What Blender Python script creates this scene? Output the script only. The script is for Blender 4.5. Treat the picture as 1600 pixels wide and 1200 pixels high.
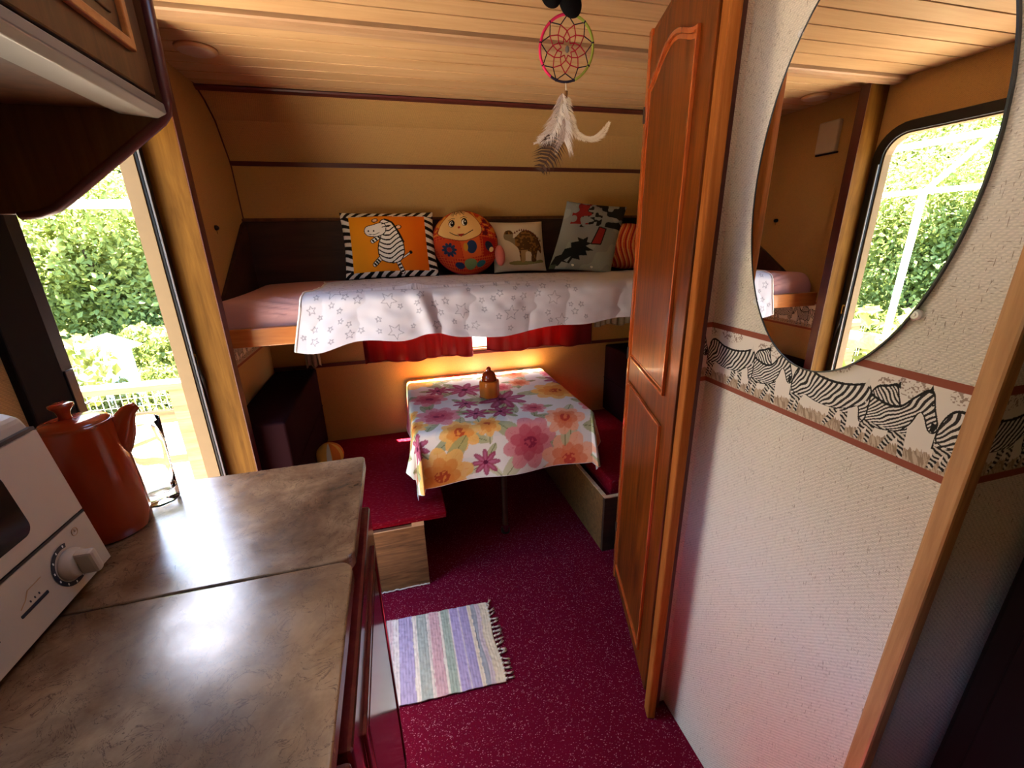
import bpy, bmesh, math, random
import numpy as np
from mathutils import Vector, Matrix
random.seed(7); RNG = np.random.default_rng(7)
for o in list(bpy.data.objects): bpy.data.objects.remove(o)
SC = bpy.context.scene; COL = SC.collection
PI = math.pi

# ---------------------------------------------------------------- camera
cam = bpy.data.cameras.new('camera'); camo = bpy.data.objects.new('camera', cam); COL.objects.link(camo)
cam.sensor_fit = 'HORIZONTAL'; cam.sensor_width = 36.0; cam.lens = 668.494 / 1600 * 36.0
cam.clip_start = 0.02; cam.clip_end = 400
Rw = np.array([[0.96414133, -0.26459332, -0.0205395], [-0.10377462, -0.30464368, -0.94679621], [0.24425872, 0.91497683, -0.32117764]])
camo.matrix_world = Matrix(((Rw[0][0], -Rw[1][0], -Rw[2][0], 0.0), (Rw[0][1], -Rw[1][1], -Rw[2][1], 0.0),
                            (Rw[0][2], -Rw[1][2], -Rw[2][2], 1.40), (0, 0, 0, 1)))
SC.camera = camo
# ---------------------------------------------------------------- world, sun, exposure
W = bpy.data.worlds.new('sky'); SC.world = W; W.use_nodes = True
wn = W.node_tree.nodes; wl = W.node_tree.links
sky = wn.new('ShaderNodeTexSky'); sky.sky_type = 'NISHITA'; sky.sun_disc = False
sky.sun_elevation = math.radians(62); sky.sun_rotation = math.radians(-25); sky.air_density = 1.2; sky.dust_density = 2.5
wn['Background'].inputs['Strength'].default_value = 1.0
hs = wn.new('ShaderNodeHueSaturation'); hs.inputs['Saturation'].default_value = 1.3; wl.new(sky.outputs[0], hs.inputs['Color'])
wl.new(hs.outputs[0], wn['Background'].inputs['Color'])
sun = bpy.data.lights.new('sun', 'SUN'); sun.energy = 110.0; sun.angle = math.radians(0.6); sun.color = (1.0, 0.91, 0.78)
suno = bpy.data.objects.new('sun', sun); COL.objects.link(suno)
SUN_FROM = Vector((-0.13, 0.34, 1.5)).normalized()
suno.rotation_euler = SUN_FROM.to_track_quat('Z', 'Y').to_euler(); suno.location = SUN_FROM * 12
vs = SC.view_settings
vs.view_transform = 'Standard'; vs.look = 'None'; vs.gamma = 1.0; vs.use_curve_mapping = False
vs.exposure = 1.27
def portal(name, loc, rot, sx, sy):
    l = bpy.data.lights.new(name, 'AREA'); l.shape = 'RECTANGLE'; l.size = sx; l.size_y = sy; l.cycles.is_portal = True
    o = bpy.data.objects.new(name, l); COL.objects.link(o); o.location = loc; o.rotation_euler = rot
portal('daylight_portal_door', (-0.70, 1.245, 0.92), (0, -PI/2, 0), 1.74, 0.52)
portal('daylight_portal_added_window', (-0.70, -0.225, 1.245), (0, -PI/2, 0), 0.39, 0.81)
portal('daylight_portal_added_hatch', (0.03, 0.715, 2.03), (0, 0, 0), 0.27, 0.32)
portal('daylight_portal_back_window', (0.42, 2.43, 0.98), (-PI/2, 0, 0), 1.2, 0.36)

# ---------------------------------------------------------------- helpers
def lin(c):
    return tuple((x/12.92 if x <= 0.04045 else ((x+0.055)/1.055)**2.4) for x in c)
def hexc(h): return lin(tuple(int(h[i:i+2], 16)/255 for i in (0, 2, 4)))
MATS = {}
class NT:
    def __init__(s, name, rough=0.5, spec=0.5, col=(0.5, 0.5, 0.5), metal=0.0, coat=0.0):
        m = bpy.data.materials.new(name); m.use_nodes = True; s.m = m; s.n = m.node_tree.nodes; s.l = m.node_tree.links
        s.b = s.n['Principled BSDF']; s.b.inputs['Roughness'].default_value = rough; s.b.inputs['Specular IOR Level'].default_value = spec
        s.b.inputs['Base Color'].default_value = (*col, 1); s.b.inputs['Metallic'].default_value = metal
        s.b.inputs['Coat Weight'].default_value = coat; s.b.inputs['Coat Roughness'].default_value = 0.12
        MATS[name] = m
    def coord(s, kind='Object', scale=(1, 1, 1), rot=(0, 0, 0), loc=(0, 0, 0)):
        if kind == 'World':
            t = s.n.new('ShaderNodeNewGeometry'); out = t.outputs['Position']
        else:
            t = s.n.new('ShaderNodeTexCoord'); out = t.outputs[kind]
        mp = s.n.new('ShaderNodeMapping'); mp.inputs['Scale'].default_value = scale; mp.inputs['Rotation'].default_value = rot; mp.inputs['Location'].default_value = loc
        s.l.new(out, mp.inputs[0]); return mp.outputs[0]
    def noise(s, vec, scale=5, detail=4, rough=0.5, dist=0.0):
        t = s.n.new('ShaderNodeTexNoise'); t.inputs['Scale'].default_value = scale; t.inputs['Detail'].default_value = detail
        t.inputs['Roughness'].default_value = rough; t.inputs['Distortion'].default_value = dist; s.l.new(vec, t.inputs['Vector']); return t.outputs[0]
    def voronoi(s, vec, scale=5, feature='F1', out='Distance'):
        t = s.n.new('ShaderNodeTexVoronoi'); t.feature = feature; t.inputs['Scale'].default_value = scale; s.l.new(vec, t.inputs['Vector']); return t.outputs[out]
    def ramp(s, fac, stops, interp='LINEAR'):
        t = s.n.new('ShaderNodeValToRGB'); cr = t.color_ramp; cr.interpolation = interp
        while len(cr.elements) < len(stops): cr.elements.new(0.5)
        for e, (p, c) in zip(cr.elements, stops):
            e.position = p; e.color = (*c, 1) if len(c) == 3 else c
        s.l.new(fac, t.inputs[0]); return t.outputs[0]
    def mix(s, fac, a, b, mode='MIX'):
        t = s.n.new('ShaderNodeMix'); t.data_type = 'RGBA'; t.blend_type = mode
        for v, i in ((fac, 0), (a, 6), (b, 7)):
            if isinstance(v, (int, float)): t.inputs[i].default_value = v
            elif isinstance(v, tuple): t.inputs[i].default_value = (*v, 1)
            else: s.l.new(v, t.inputs[i])
        return t.outputs[2]
    def math(s, op, a, b=0.0):
        t = s.n.new('ShaderNodeMath'); t.operation = op
        for v, i in ((a, 0), (b, 1)):
            if isinstance(v, (int, float)): t.inputs[i].default_value = v
            else: s.l.new(v, t.inputs[i])
        return t.outputs[0]
    def color(s, out): s.l.new(out, s.b.inputs['Base Color'])
    def roughness(s, out): s.l.new(out, s.b.inputs['Roughness'])
    def bump(s, h, strength=0.3, dist=0.002):
        t = s.n.new('ShaderNodeBump'); t.inputs['Strength'].default_value = strength; t.inputs['Distance'].default_value = dist
        s.l.new(h, t.inputs['Height']); s.l.new(t.outputs[0], s.b.inputs['Normal'])

def wood(name, dark, light, axis='Z', scale=1.0, rough=0.35, coat=0.0, kind='Object', fig=1.0, spec=0.28):
    k = NT(name, rough, spec, coat=coat)
    st = {'X': (0.7, 9, 9), 'Y': (9, 0.7, 9), 'Z': (9, 9, 0.7)}[axis]
    v = k.coord(kind, tuple(x*scale for x in st))
    a = k.noise(v, 2.2, 6, 0.6, 1.6*fig); g = k.noise(v, 14, 3, 0.6, 0.2)
    f = k.math('ADD', k.math('MULTIPLY', a, 0.75), k.math('MULTIPLY', g, 0.25))
    mid = tuple((x+y)/2 for x, y in zip(dark, light))
    k.color(k.ramp(f, [(0.34, dark), (0.5, mid), (0.66, light)])); k.bump(f, 0.12, 0.001); return k.m
def fabric(name, col, rough=0.9, var=0.12, scale=900, bump=0.25):
    k = NT(name, rough, 0.06)
    v = k.coord('Object'); n = k.noise(v, scale, 2); n2 = k.noise(v, 8, 4)
    c = k.mix(k.math('MULTIPLY', n2, 1.0), tuple(x*(1-var) for x in col), tuple(min(1, x*(1+var)) for x in col))
    k.color(c); k.bump(n, bump, 0.0006)
    return k.m
def printed(name, rough=0.85, scale=700, bump=0.2, coat=0.0):
    k = NT(name, rough, 0.2, coat=coat)
    a = k.n.new('ShaderNodeAttribute'); a.attribute_name = 'Col'
    v = k.coord('Object'); n = k.noise(v, scale, 2)
    k.color(a.outputs['Color']); k.bump(n, bump, 0.0005); return k.m
def plain(name, col, rough=0.5, spec=0.5, metal=0.0, var=0.08, scale=30, coat=0.0):
    k = NT(name, rough, spec, metal=metal, coat=coat)
    n = k.noise(k.coord('Object'), scale, 4)
    k.color(k.mix(n, tuple(x*(1-var) for x in col), tuple(min(1, x*(1+var)) for x in col))); return k.m
def wallpaper(name, col, fleck, weave=1.0):
    k = NT(name, 0.62, 0.35)
    v = k.coord('World')
    w1 = k.n.new('ShaderNodeTexWave'); w1.wave_type = 'BANDS'; w1.bands_direction = 'Z'; w1.inputs['Scale'].default_value = 95; w1.inputs['Distortion'].default_value = 2.5; w1.inputs['Detail Scale'].default_value = 3; k.l.new(v, w1.inputs['Vector'])
    w2 = k.n.new('ShaderNodeTexWave'); w2.wave_type = 'BANDS'; w2.bands_direction = 'DIAGONAL'; w2.inputs['Scale'].default_value = 80; w2.inputs['Distortion'].default_value = 2.5; w2.inputs['Detail Scale'].default_value = 3; k.l.new(v, w2.inputs['Vector'])
    h = k.math('MULTIPLY', w1.outputs[1], w2.outputs[1]); h = k.math('ADD', h, k.math('MULTIPLY', k.noise(v, 260, 3), 0.8))
    f1 = k.noise(k.coord('World', (70, 70, 420)), 1.4, 2, 0.5); f2 = k.noise(k.coord('World', (420, 420, 60), (0.2, 0.1, 0)), 1.4, 2, 0.5)
    fl = k.math('MAXIMUM', k.ramp(f1, [(0.66, (0, 0, 0)), (0.70, (1, 1, 1))]), k.ramp(f2, [(0.66, (0, 0, 0)), (0.70, (1, 1, 1))]))
    base = k.mix(k.ramp(h, [(0.2, (0, 0, 0)), (1.1, (1, 1, 1))]), tuple(x*0.82 for x in col), tuple(min(1, x*1.1) for x in col))
    k.color(k.mix(k.math('MULTIPLY', fl, 0.75), base, fleck)); k.bump(h, 0.35*weave, 0.0015); return k.m

wallpaper('wallpaper_cream', (0.70, 0.625, 0.52), (0.22, 0.15, 0.09))
wallpaper('wallpaper_warm_bounce', (0.50, 0.295, 0.10), (0.30, 0.18, 0.08), 0.6)  # warm bounced light is put into this paper's colour
wood('wardrobe_wood', (0.055, 0.008, 0.001), (0.24, 0.052, 0.004), 'Z', 1.0, 0.36, 0.08, fig=1.6)
wood('wardrobe_trim_wood', (0.24, 0.062, 0.010), (0.44, 0.14, 0.028), 'Z', 1.3, 0.6, 0.0, spec=0.06)
wood('moulding_wood', (0.30, 0.05, 0.010), (0.50, 0.11, 0.020), 'Z', 1.3, 0.25, 0.4)
wood('post_wood', (0.080, 0.030, 0.003), (0.17, 0.074, 0.010), 'Z', 1.0, 0.6, 0.0, spec=0.08)
wood('corner_wood', (0.34, 0.15, 0.055), (0.60, 0.31, 0.13), 'Z', 1.1, 0.38, 0.1)
wood('rail_wood', (0.34, 0.10, 0.020), (0.52, 0.19, 0.045), 'X', 1.0, 0.3, 0.3)
wood('ceiling_wood', (0.48, 0.285, 0.125), (0.62, 0.40, 0.20), 'X', 0.8, 0.42, 0.05, 'World', 0.6)
wood('bench_wood', (0.10, 0.044, 0.013), (0.27, 0.135, 0.045), 'X', 2.0, 0.45, 0.0)
wood('band_wood', (0.36, 0.21, 0.11), (0.52, 0.33, 0.18), 'X', 0.8, 0.4, 0.05, 'World', 0.6)
wood('raw_wood', (0.50, 0.33, 0.17), (0.70, 0.52, 0.32), 'X', 2, 0.6)
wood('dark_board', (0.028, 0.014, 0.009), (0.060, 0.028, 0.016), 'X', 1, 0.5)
wood('cherry', (0.075, 0.010, 0.012), (0.125, 0.018, 0.018), 'Z', 1, 0.16, 0.5)
wood('cabinet_brown', (0.065, 0.024, 0.008), (0.14, 0.055, 0.018), 'Z', 1, 0.4, 0.1)
wood('weathered', (0.16, 0.10, 0.05), (0.34, 0.23, 0.12), 'X', 1, 0.8)
plain('dark_red_trim', (0.085, 0.016, 0.012), 0.35)
plain('black_rubber', (0.008, 0.008, 0.009), 0.45)
plain('cream_metal', (0.40, 0.28, 0.155), 0.4)
plain('reveal_tan', (0.17, 0.105, 0.045), 0.5, 0.2)
plain('gap_dark', (0.022, 0.010, 0.005), 0.8)
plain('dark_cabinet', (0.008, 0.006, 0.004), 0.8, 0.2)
plain('white_enamel', (0.52, 0.44, 0.35), 0.38, coat=0.0, var=0.03)
plain('black_plastic', (0.012, 0.012, 0.013), 0.35)
plain('orange_glaze', (0.30, 0.030, 0.005), 0.16, coat=0.3, var=0.05)
plain('orange_pot', (0.70, 0.17, 0.015), 0.3, coat=0.2)
plain('chrome', (0.6, 0.6, 0.6), 0.2, metal=1.0)
plain('white_paint', (0.85, 0.87, 0.88), 0.5)
plain('clear_plastic', (0.75, 0.72, 0.68), 0.15)
plain('ivory_plastic', (0.55, 0.44, 0.31), 0.5)
plain('lit_edge_grey', (0.20, 0.16, 0.12), 0.35)
plain('print_ink', (0.02, 0.02, 0.03), 0.6)
plain('print_sepia', (0.45, 0.27, 0.13), 0.6)
plain('alu_grey', (0.45, 0.46, 0.47), 0.4, metal=0.6)
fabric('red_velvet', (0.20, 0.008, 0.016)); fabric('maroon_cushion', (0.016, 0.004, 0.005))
fabric('pink_sheet', (0.52, 0.28, 0.26), 0.85, 0.06); fabric('white_cotton', (0.80, 0.78, 0.78))
fabric('black_cloth', (0.006, 0.006, 0.007)); fabric('lace', (0.42, 0.36, 0.28), 0.9)
fabric('pink_ear', (0.75, 0.22, 0.20)); fabric('tassel_cotton', (0.62, 0.52, 0.40)); fabric('piping_white', (0.78, 0.75, 0.70))
fabric('feather_white', (0.78, 0.70, 0.62), 0.9); fabric('feather_cream', (0.85, 0.74, 0.52)); fabric('feather_brown', (0.085, 0.05, 0.035)); fabric('feather_grey', (0.16, 0.14, 0.13))
fabric('plush_yellow', (0.72, 0.40, 0.07)); fabric('plush_orange', (0.62, 0.17, 0.03)); fabric('plush_pale', (0.60, 0.62, 0.45))
fabric('thread_red', (0.42, 0.015, 0.05)); fabric('thread_navy', (0.02, 0.015, 0.03)); fabric('thread_green', (0.28, 0.34, 0.06)); fabric('thread_pink', (0.70, 0.03, 0.13))
printed('printed_cloth'); printed('printed_paper', 0.6, 400, 0.05); printed('printed_rug', 0.95, 500, 0.6)
k = NT('curtain_red', 0.8, 0.2); n = k.noise(k.coord('Object', (60, 60, 2)), 2, 3)
k.color(k.mix(n, (0.10, 0.004, 0.006), (0.20, 0.008, 0.012))); k.b.inputs['Sheen Weight'].default_value = 0.3
tr = k.n.new('ShaderNodeBsdfTranslucent'); tr.inputs[0].default_value = (0.45, 0.02, 0.015, 1)
mx = k.n.new('ShaderNodeMixShader'); mx.inputs[0].default_value = 0.3
k.l.new(k.b.outputs[0], mx.inputs[1]); k.l.new(tr.outputs[0], mx.inputs[2]); k.l.new(mx.outputs[0], k.n['Material Output'].inputs[0])
k = NT('carpet', 0.95, 0.02); v = k.coord('World'); n1 = k.noise(v, 600, 3); n2 = k.noise(v, 5, 4)
sp = k.ramp(k.voronoi(k.coord('World', (1, 1.6, 1), (0, 0, 0.7)), 150), [(0.18, (1, 1, 1)), (0.34, (0, 0, 0))])
sp2 = k.ramp(k.noise(v, 90, 2), [(0.42, (0, 0, 0)), (0.58, (1, 1, 1))])
base = k.mix(n2, (0.135, 0.003, 0.014), (0.195, 0.005, 0.024))
c = k.mix(k.math('MULTIPLY', k.math('MULTIPLY', sp, sp2), 0.9), base, (0.62, 0.26, 0.28)); k.color(k.mix(k.math('MULTIPLY', n1, 0.5), c, (0.085, 0.003, 0.014)))
k.bump(n1, 0.8, 0.004)
k = NT('seat_fabric', 0.95, 0.02); v = k.coord('World'); n1 = k.noise(v, 500, 3)
sp = k.ramp(k.noise(k.coord('World', (30, 160, 30)), 2, 3), [(0.58, (0, 0, 0)), (0.68, (1, 1, 1))])
c = k.mix(n1, (0.13, 0.002, 0.006), (0.22, 0.004, 0.012)); k.color(k.mix(k.math('MULTIPLY', sp, 0.3), c, (0.45, 0.12, 0.12))); k.bump(n1, 0.6, 0.003)
k = NT('laminate', 0.30, 0.9); v = k.coord('World')
a = k.noise(v, 9, 10, 0.66, 0.35); cr = k.noise(k.coord('World', (1, 1, 1)), 24, 5, 0.65, 1.0)
crk = k.ramp(k.math('ABSOLUTE', k.math('SUBTRACT', cr, 0.5)), [(0.0, (1, 1, 1)), (0.010, (0, 0, 0))])
c = k.ramp(a, [(0.34, (0.085, 0.040, 0.018)), (0.5, (0.16, 0.088, 0.043)), (0.66, (0.27, 0.165, 0.085))])
k.color(k.mix(k.math('MULTIPLY', crk, 0.8), c, (0.05, 0.022, 0.012))); k.bump(a, 0.10, 0.004)
k.roughness(k.ramp(k.noise(v, 30, 4), [(0.3, (0.19, 0.19, 0.19)), (0.7, (0.27, 0.27, 0.27))]))
k = NT('mirror_silver', 0.0, 0.5, metal=1.0); k.color(k.mix(k.noise(k.coord('Object'), 3, 2), (0.90, 0.91, 0.90), (0.93, 0.93, 0.92)))
k = NT('clear_glass', 0.0, 0.5); k.b.inputs['Transmission Weight'].default_value = 1.0; k.b.inputs['IOR'].default_value = 1.2; k.color(k.mix(k.noise(k.coord('Object'), 5, 2), (0.96, 0.97, 0.97), (0.99, 0.99, 0.99)))
k = NT('oven_glass', 0.08, 0.5); k.color(k.mix(k.noise(k.coord('Object'), 9, 3), (0.006, 0.006, 0.006), (0.015, 0.014, 0.012)))
k = NT('window_pane', 0.03, 0.5)
tp = k.n.new('ShaderNodeBsdfTransparent'); mx = k.n.new('ShaderNodeMixShader'); mx.inputs[0].default_value = 0.9
k.color(k.mix(k.noise(k.coord('Object'), 4, 2), (0.5, 0.55, 0.55), (0.6, 0.62, 0.62)))
k.l.new(k.b.outputs[0], mx.inputs[1]); k.l.new(tp.outputs[0], mx.inputs[2]); k.l.new(mx.outputs[0], k.n['Material Output'].inputs[0])
def leafmat(name, dark, light, sc):
    k = NT(name, 0.55, 0.3); oi = k.n.new('ShaderNodeObjectInfo')
    n = k.noise(k.coord('World'), sc, 3, 0.7); f = k.math('ADD', k.math('MULTIPLY', n, 1.2), k.math('MULTIPLY', oi.outputs['Random'], 0.35))
    c = k.ramp(f, [(0.45, dark), (1.0, light)]); k.color(c)
    tr = k.n.new('ShaderNodeBsdfTranslucent'); k.l.new(c, tr.inputs[0]); mx = k.n.new('ShaderNodeMixShader'); mx.inputs[0].default_value = 0.35
    k.l.new(k.b.outputs[0], mx.inputs[1]); k.l.new(tr.outputs[0], mx.inputs[2]); k.l.new(mx.outputs[0], k.n['Material Output'].inputs[0])
leafmat('tree_leaf', (0.105, 0.155, 0.030), (0.27, 0.31, 0.085), 1.2)
leafmat('vine_leaf', (0.065, 0.095, 0.016), (0.19, 0.22, 0.05), 4)
k = NT('meadow', 0.9, 0.1); n = k.noise(k.coord('World'), 1.5, 6, 0.7); k.color(k.ramp(n, [(0.35, (0.005, 0.009, 0.002)), (0.65, (0.012, 0.018, 0.004))]))
k = NT('terrace', 0.8, 0.2); n = k.noise(k.coord('World'), 6, 6, 0.7); k.color(k.ramp(n, [(0.3, (0.16, 0.145, 0.125)), (0.7, (0.24, 0.22, 0.19))]))
k = NT('concrete', 0.8, 0.2); n = k.noise(k.coord('World'), 6, 6, 0.7); k.color(k.ramp(n, [(0.3, (0.34, 0.33, 0.30)), (0.7, (0.46, 0.44, 0.40))]))
wood('bark', (0.03, 0.02, 0.012), (0.09, 0.065, 0.04), 'Z', 1, 0.9)

def props(o, label=None, cat=None, group=None, kind=None):
    if label: o['label'] = label
    if cat: o['category'] = cat
    if group: o['group'] = group
    if kind: o['kind'] = kind
    return o
def thing(name, loc, label, cat, group=None, rot=(0, 0, 0), kind=None):
    o = bpy.data.objects.new(name, None); COL.objects.link(o); o.location = loc; o.rotation_euler = rot; o.empty_display_size = 0.05
    return props(o, label, cat, group, kind)
def link(name, me, mat, parent=None):
    o = bpy.data.objects.new(name, me); COL.objects.link(o)
    if mat and not me.materials: me.materials.append(MATS[mat])
    if parent: o.parent = parent
    return o
def root_loc(p):
    v = Vector((0, 0, 0))
    while p: v += p.location; p = p.parent
    return v
def from_bm(name, bm, mat, parent=None, smooth=False, local=False, bev=0.0, bseg=2):
    """verts given in scene coordinates unless local; a parent's place is taken off"""
    if parent and not local: bmesh.ops.translate(bm, verts=bm.verts, vec=-root_loc(parent))
    bmesh.ops.recalc_face_normals(bm, faces=bm.faces)
    me = bpy.data.meshes.new(name); bm.to_mesh(me); bm.free()
    if smooth: me.polygons.foreach_set('use_smooth', [True]*len(me.polygons))
    o = link(name, me, mat, parent)
    if bev: m = o.modifiers.new('bevel', 'BEVEL'); m.width = bev; m.segments = bseg; m.limit_method = 'ANGLE'
    if smooth and bev: pass
    return o
def B(): return bmesh.new()
def box(bm, x0, x1, y0, y1, z0, z1):
    v = [bm.verts.new((x, y, z)) for z in (z0, z1) for y in (y0, y1) for x in (x0, x1)]
    for f in ((0, 2, 3, 1), (4, 5, 7, 6), (0, 1, 5, 4), (2, 6, 7, 3), (0, 4, 6, 2), (1, 3, 7, 5)): bm.faces.new([v[i] for i in f])
    return bm
def boxo(name, x0, x1, y0, y1, z0, z1, mat, parent=None, bev=0.002, local=False):
    return from_bm(name, box(B(), x0, x1, y0, y1, z0, z1), mat, parent, bev=bev, local=local)
def prism(bm, pts, a, b, axis='Z'):
    """pts 2D outline, extruded a..b along axis. Z:(x,y) Y:(x,z) X:(y,z)"""
    f = {'Z': lambda p, t: (p[0], p[1], t), 'Y': lambda p, t: (p[0], t, p[1]), 'X': lambda p, t: (t, p[0], p[1])}[axis]
    lo = [bm.verts.new(f(p, a)) for p in pts]; hi = [bm.verts.new(f(p, b)) for p in pts]; n = len(pts)
    bm.faces.new(lo[::-1]); bm.faces.new(hi)
    for i in range(n): bm.faces.new((lo[i], lo[(i+1) % n], hi[(i+1) % n], hi[i]))
    return bm
def rrect(x0, x1, y0, y1, r, seg=8):
    rs = r if isinstance(r, (tuple, list)) else (r,)*4   # order: x1y1, x0y1, x0y0, x1y0
    out = []
    for (cx, cy, a0), rr in zip(((x1, y1, 0), (x0, y1, 90), (x0, y0, 180), (x1, y0, 270)), rs):
        sx = -1 if cx == x1 else 1; sy = -1 if cy == y1 else 1
        for i in range(seg+1):
            a = math.radians(a0+90*i/seg); out.append((cx+sx*rr+rr*math.cos(a), cy+sy*rr+rr*math.sin(a)))
    return out
def ring(bm, outer, inner, a, b, axis='Z'):
    f = {'Z': lambda p, t: (p[0], p[1], t), 'Y': lambda p, t: (p[0], t, p[1]), 'X': lambda p, t: (t, p[0], p[1])}[axis]
    n = len(outer); V = [[bm.verts.new(f(p, t)) for p in L] for L in (outer, inner) for t in (a, b)]
    oa, ob, ia, ib = V
    for i in range(n):
        j = (i+1) % n
        for q in ((oa[i], oa[j], ob[j], ob[i]), (ia[j], ia[i], ib[i], ib[j]), (oa[j], oa[i], ia[i], ia[j]), (ob[i], ob[j], ib[j], ib[i])): bm.faces.new(q)
    return bm
def plate(bm, loops, a, b, axis):
    """flat plate with holes: loops[0] outside, the rest are holes"""
    f = {'Z': lambda p, t: (p[0], p[1], t), 'Y': lambda p, t: (p[0], t, p[1]), 'X': lambda p, t: (t, p[0], p[1])}[axis]
    es = []
    for L in loops:
        vv = [bm.verts.new(f(p, a)) for p in L]
        for i in range(len(vv)): es.append(bm.edges.new((vv[i], vv[(i+1) % len(vv)])))
    r = bmesh.ops.triangle_fill(bm, use_beauty=True, edges=es)
    fs = [g for g in r['geom'] if isinstance(g, bmesh.types.BMFace)]
    e = bmesh.ops.extrude_face_region(bm, geom=fs, use_keep_orig=True)
    d = {'Z': (0, 0, b-a), 'Y': (0, b-a, 0), 'X': (b-a, 0, 0)}[axis]
    bmesh.ops.translate(bm, verts=[g for g in e['geom'] if isinstance(g, bmesh.types.BMVert)], vec=d)
    return bm
def tube(bm, pts, r, seg=8, closed=False, cap=True):
    pts = [Vector(p) for p in pts]; n = len(pts); rs = r if isinstance(r, (list, tuple)) else [r]*n; R = []
    up = Vector((0.13, 0.21, 0.97))
    for i, p in enumerate(pts):
        if closed: t = pts[(i+1) % n]-pts[i-1]
        else: t = pts[min(i+1, n-1)]-pts[max(i-1, 0)]
        t.normalize(); s = t.cross(up)
        if s.length < 1e-4: s = t.cross(Vector((1, 0, 0)))
        s.normalize(); w = t.cross(s)
        R.append([bm.verts.new(p+rs[i]*(math.cos(2*PI*j/seg)*s+math.sin(2*PI*j/seg)*w)) for j in range(seg)])
    for i in range(n if closed else n-1):
        A, Bq = R[i], R[(i+1) % n]
        for j in range(seg): bm.faces.new((A[j], A[(j+1) % seg], Bq[(j+1) % seg], Bq[j]))
    if cap and not closed: bm.faces.new(R[0][::-1]); bm.faces.new(R[-1])
    return bm
def lathe(bm, prof, c=(0, 0, 0), seg=32, sx=1.0, sy=1.0):
    rings = []
    for r, z in prof:
        if r < 1e-6: rings.append([bm.verts.new((c[0], c[1], c[2]+z))])
        else: rings.append([bm.verts.new((c[0]+sx*r*math.cos(2*PI*j/seg), c[1]+sy*r*math.sin(2*PI*j/seg), c[2]+z)) for j in range(seg)])
    for A, Bq in zip(rings, rings[1:]):
        for j in range(seg):
            k = (j+1) % seg
            q = [A[j % len(A)], A[k % len(A)], Bq[k % len(Bq)], Bq[j % len(Bq)]]
            u = []
            for w in q:
                if w not in u: u.append(w)
            if len(u) > 2: bm.faces.new(u)
    return bm
def ball(bm, c, r, seg=20, rings=12):
    prof = [(math.sin(PI*i/rings)*1.0, -math.cos(PI*i/rings)) for i in range(rings+1)]
    rr = r if isinstance(r, (tuple, list)) else (r, r, r)
    n0 = len(bm.verts); lathe(bm, [(a, b*rr[2]) for a, b in prof], c, seg, rr[0], rr[1]); return bm
def gridmesh(name, P, mat, parent=None, colors=None, smooth=True, extra=None):
    """P: (ny,nx,3) array of points in local coordinates, colors (ny,nx,3)"""
    ny, nx = P.shape[:2]; idx = np.arange(ny*nx).reshape(ny, nx)
    F = np.stack([idx[:-1, :-1], idx[:-1, 1:], idx[1:, 1:], idx[1:, :-1]], -1).reshape(-1, 4)
    V = P.reshape(-1, 3); C = None if colors is None else colors.reshape(-1, 3)
    if extra is not None:   # a second sheet (back side)
        V2 = extra.reshape(-1, 3); F = np.concatenate([F, F[:, ::-1]+len(V)]); V = np.concatenate([V, V2])
        if C is not None: C = np.concatenate([C, C])
    me = bpy.data.meshes.new(name); me.from_pydata(V.tolist(), [], F.tolist())
    if smooth: me.polygons.foreach_set('use_smooth', np.ones(len(F), bool))
    if C is not None:
        at = me.color_attributes.new('Col', 'FLOAT_COLOR', 'POINT')
        at.data.foreach_set('color', np.concatenate([C, np.ones((len(C), 1))], 1).astype(np.float32).ravel())
    return link(name, me, mat, parent)

# ---------------------------------------------------------------- flat print: a small painter working on arrays
class Cv:
    def __init__(s, w, h, W, H, bg):
        s.w, s.h = w, h; s.x, s.y = np.meshgrid(np.linspace(0, W, w), np.linspace(0, H, h)); s.a = np.ones((h, w, 3))*np.array(bg)
    def inpoly(s, pts):
        m = np.zeros(s.x.shape, bool); n = len(pts)
        for i in range(n):
            (x0, y0), (x1, y1) = pts[i], pts[(i+1) % n]
            if y0 == y1: continue
            c = ((y0 > s.y) != (y1 > s.y)) & (s.x < (x1-x0)*(s.y-y0)/(y1-y0)+x0); m ^= c
        return m
    def inell(s, cx, cy, rx, ry, rot=0.0):
        c, t = math.cos(rot), math.sin(rot); u = (s.x-cx)*c+(s.y-cy)*t; v = -(s.x-cx)*t+(s.y-cy)*c
        return (u/rx)**2+(v/ry)**2 < 1
    def inline(s, pts, w):
        m = np.zeros(s.x.shape, bool)
        for (x0, y0), (x1, y1) in zip(pts, pts[1:]):
            dx, dy = x1-x0, y1-y0; L = dx*dx+dy*dy+1e-12; t = np.clip(((s.x-x0)*dx+(s.y-y0)*dy)/L, 0, 1)
            m |= (s.x-x0-t*dx)**2+(s.y-y0-t*dy)**2 < (w/2)**2
        return m
    def put(s, m, c, alpha=1.0): s.a[m] = s.a[m]*(1-alpha)+np.array(c)*alpha
    def poly(s, pts, c, a=1.0): s.put(s.inpoly(pts), c, a)
    def ell(s, cx, cy, rx, ry, c, rot=0.0, a=1.0): s.put(s.inell(cx, cy, rx, ry, rot), c, a)
    def line(s, pts, w, c, a=1.0): s.put(s.inline(pts, w), c, a)
def smooth_pts(pts, n=6, closed=True):
    out = []; N = len(pts)
    for i in range(N if closed else N-1):
        p = [np.array(pts[(i+d) % N] if closed else pts[max(0, min(N-1, i+d))], float) for d in (-1, 0, 1, 2)]
        for t in np.linspace(0, 1, n, endpoint=False):
            out.append(tuple(0.5*((2*p[1])+(-p[0]+p[2])*t+(2*p[0]-5*p[1]+4*p[2]-p[3])*t*t+(-p[0]+3*p[1]-3*p[2]+p[3])*t**3)))
    if not closed: out.append(tuple(pts[-1]))
    return out
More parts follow.
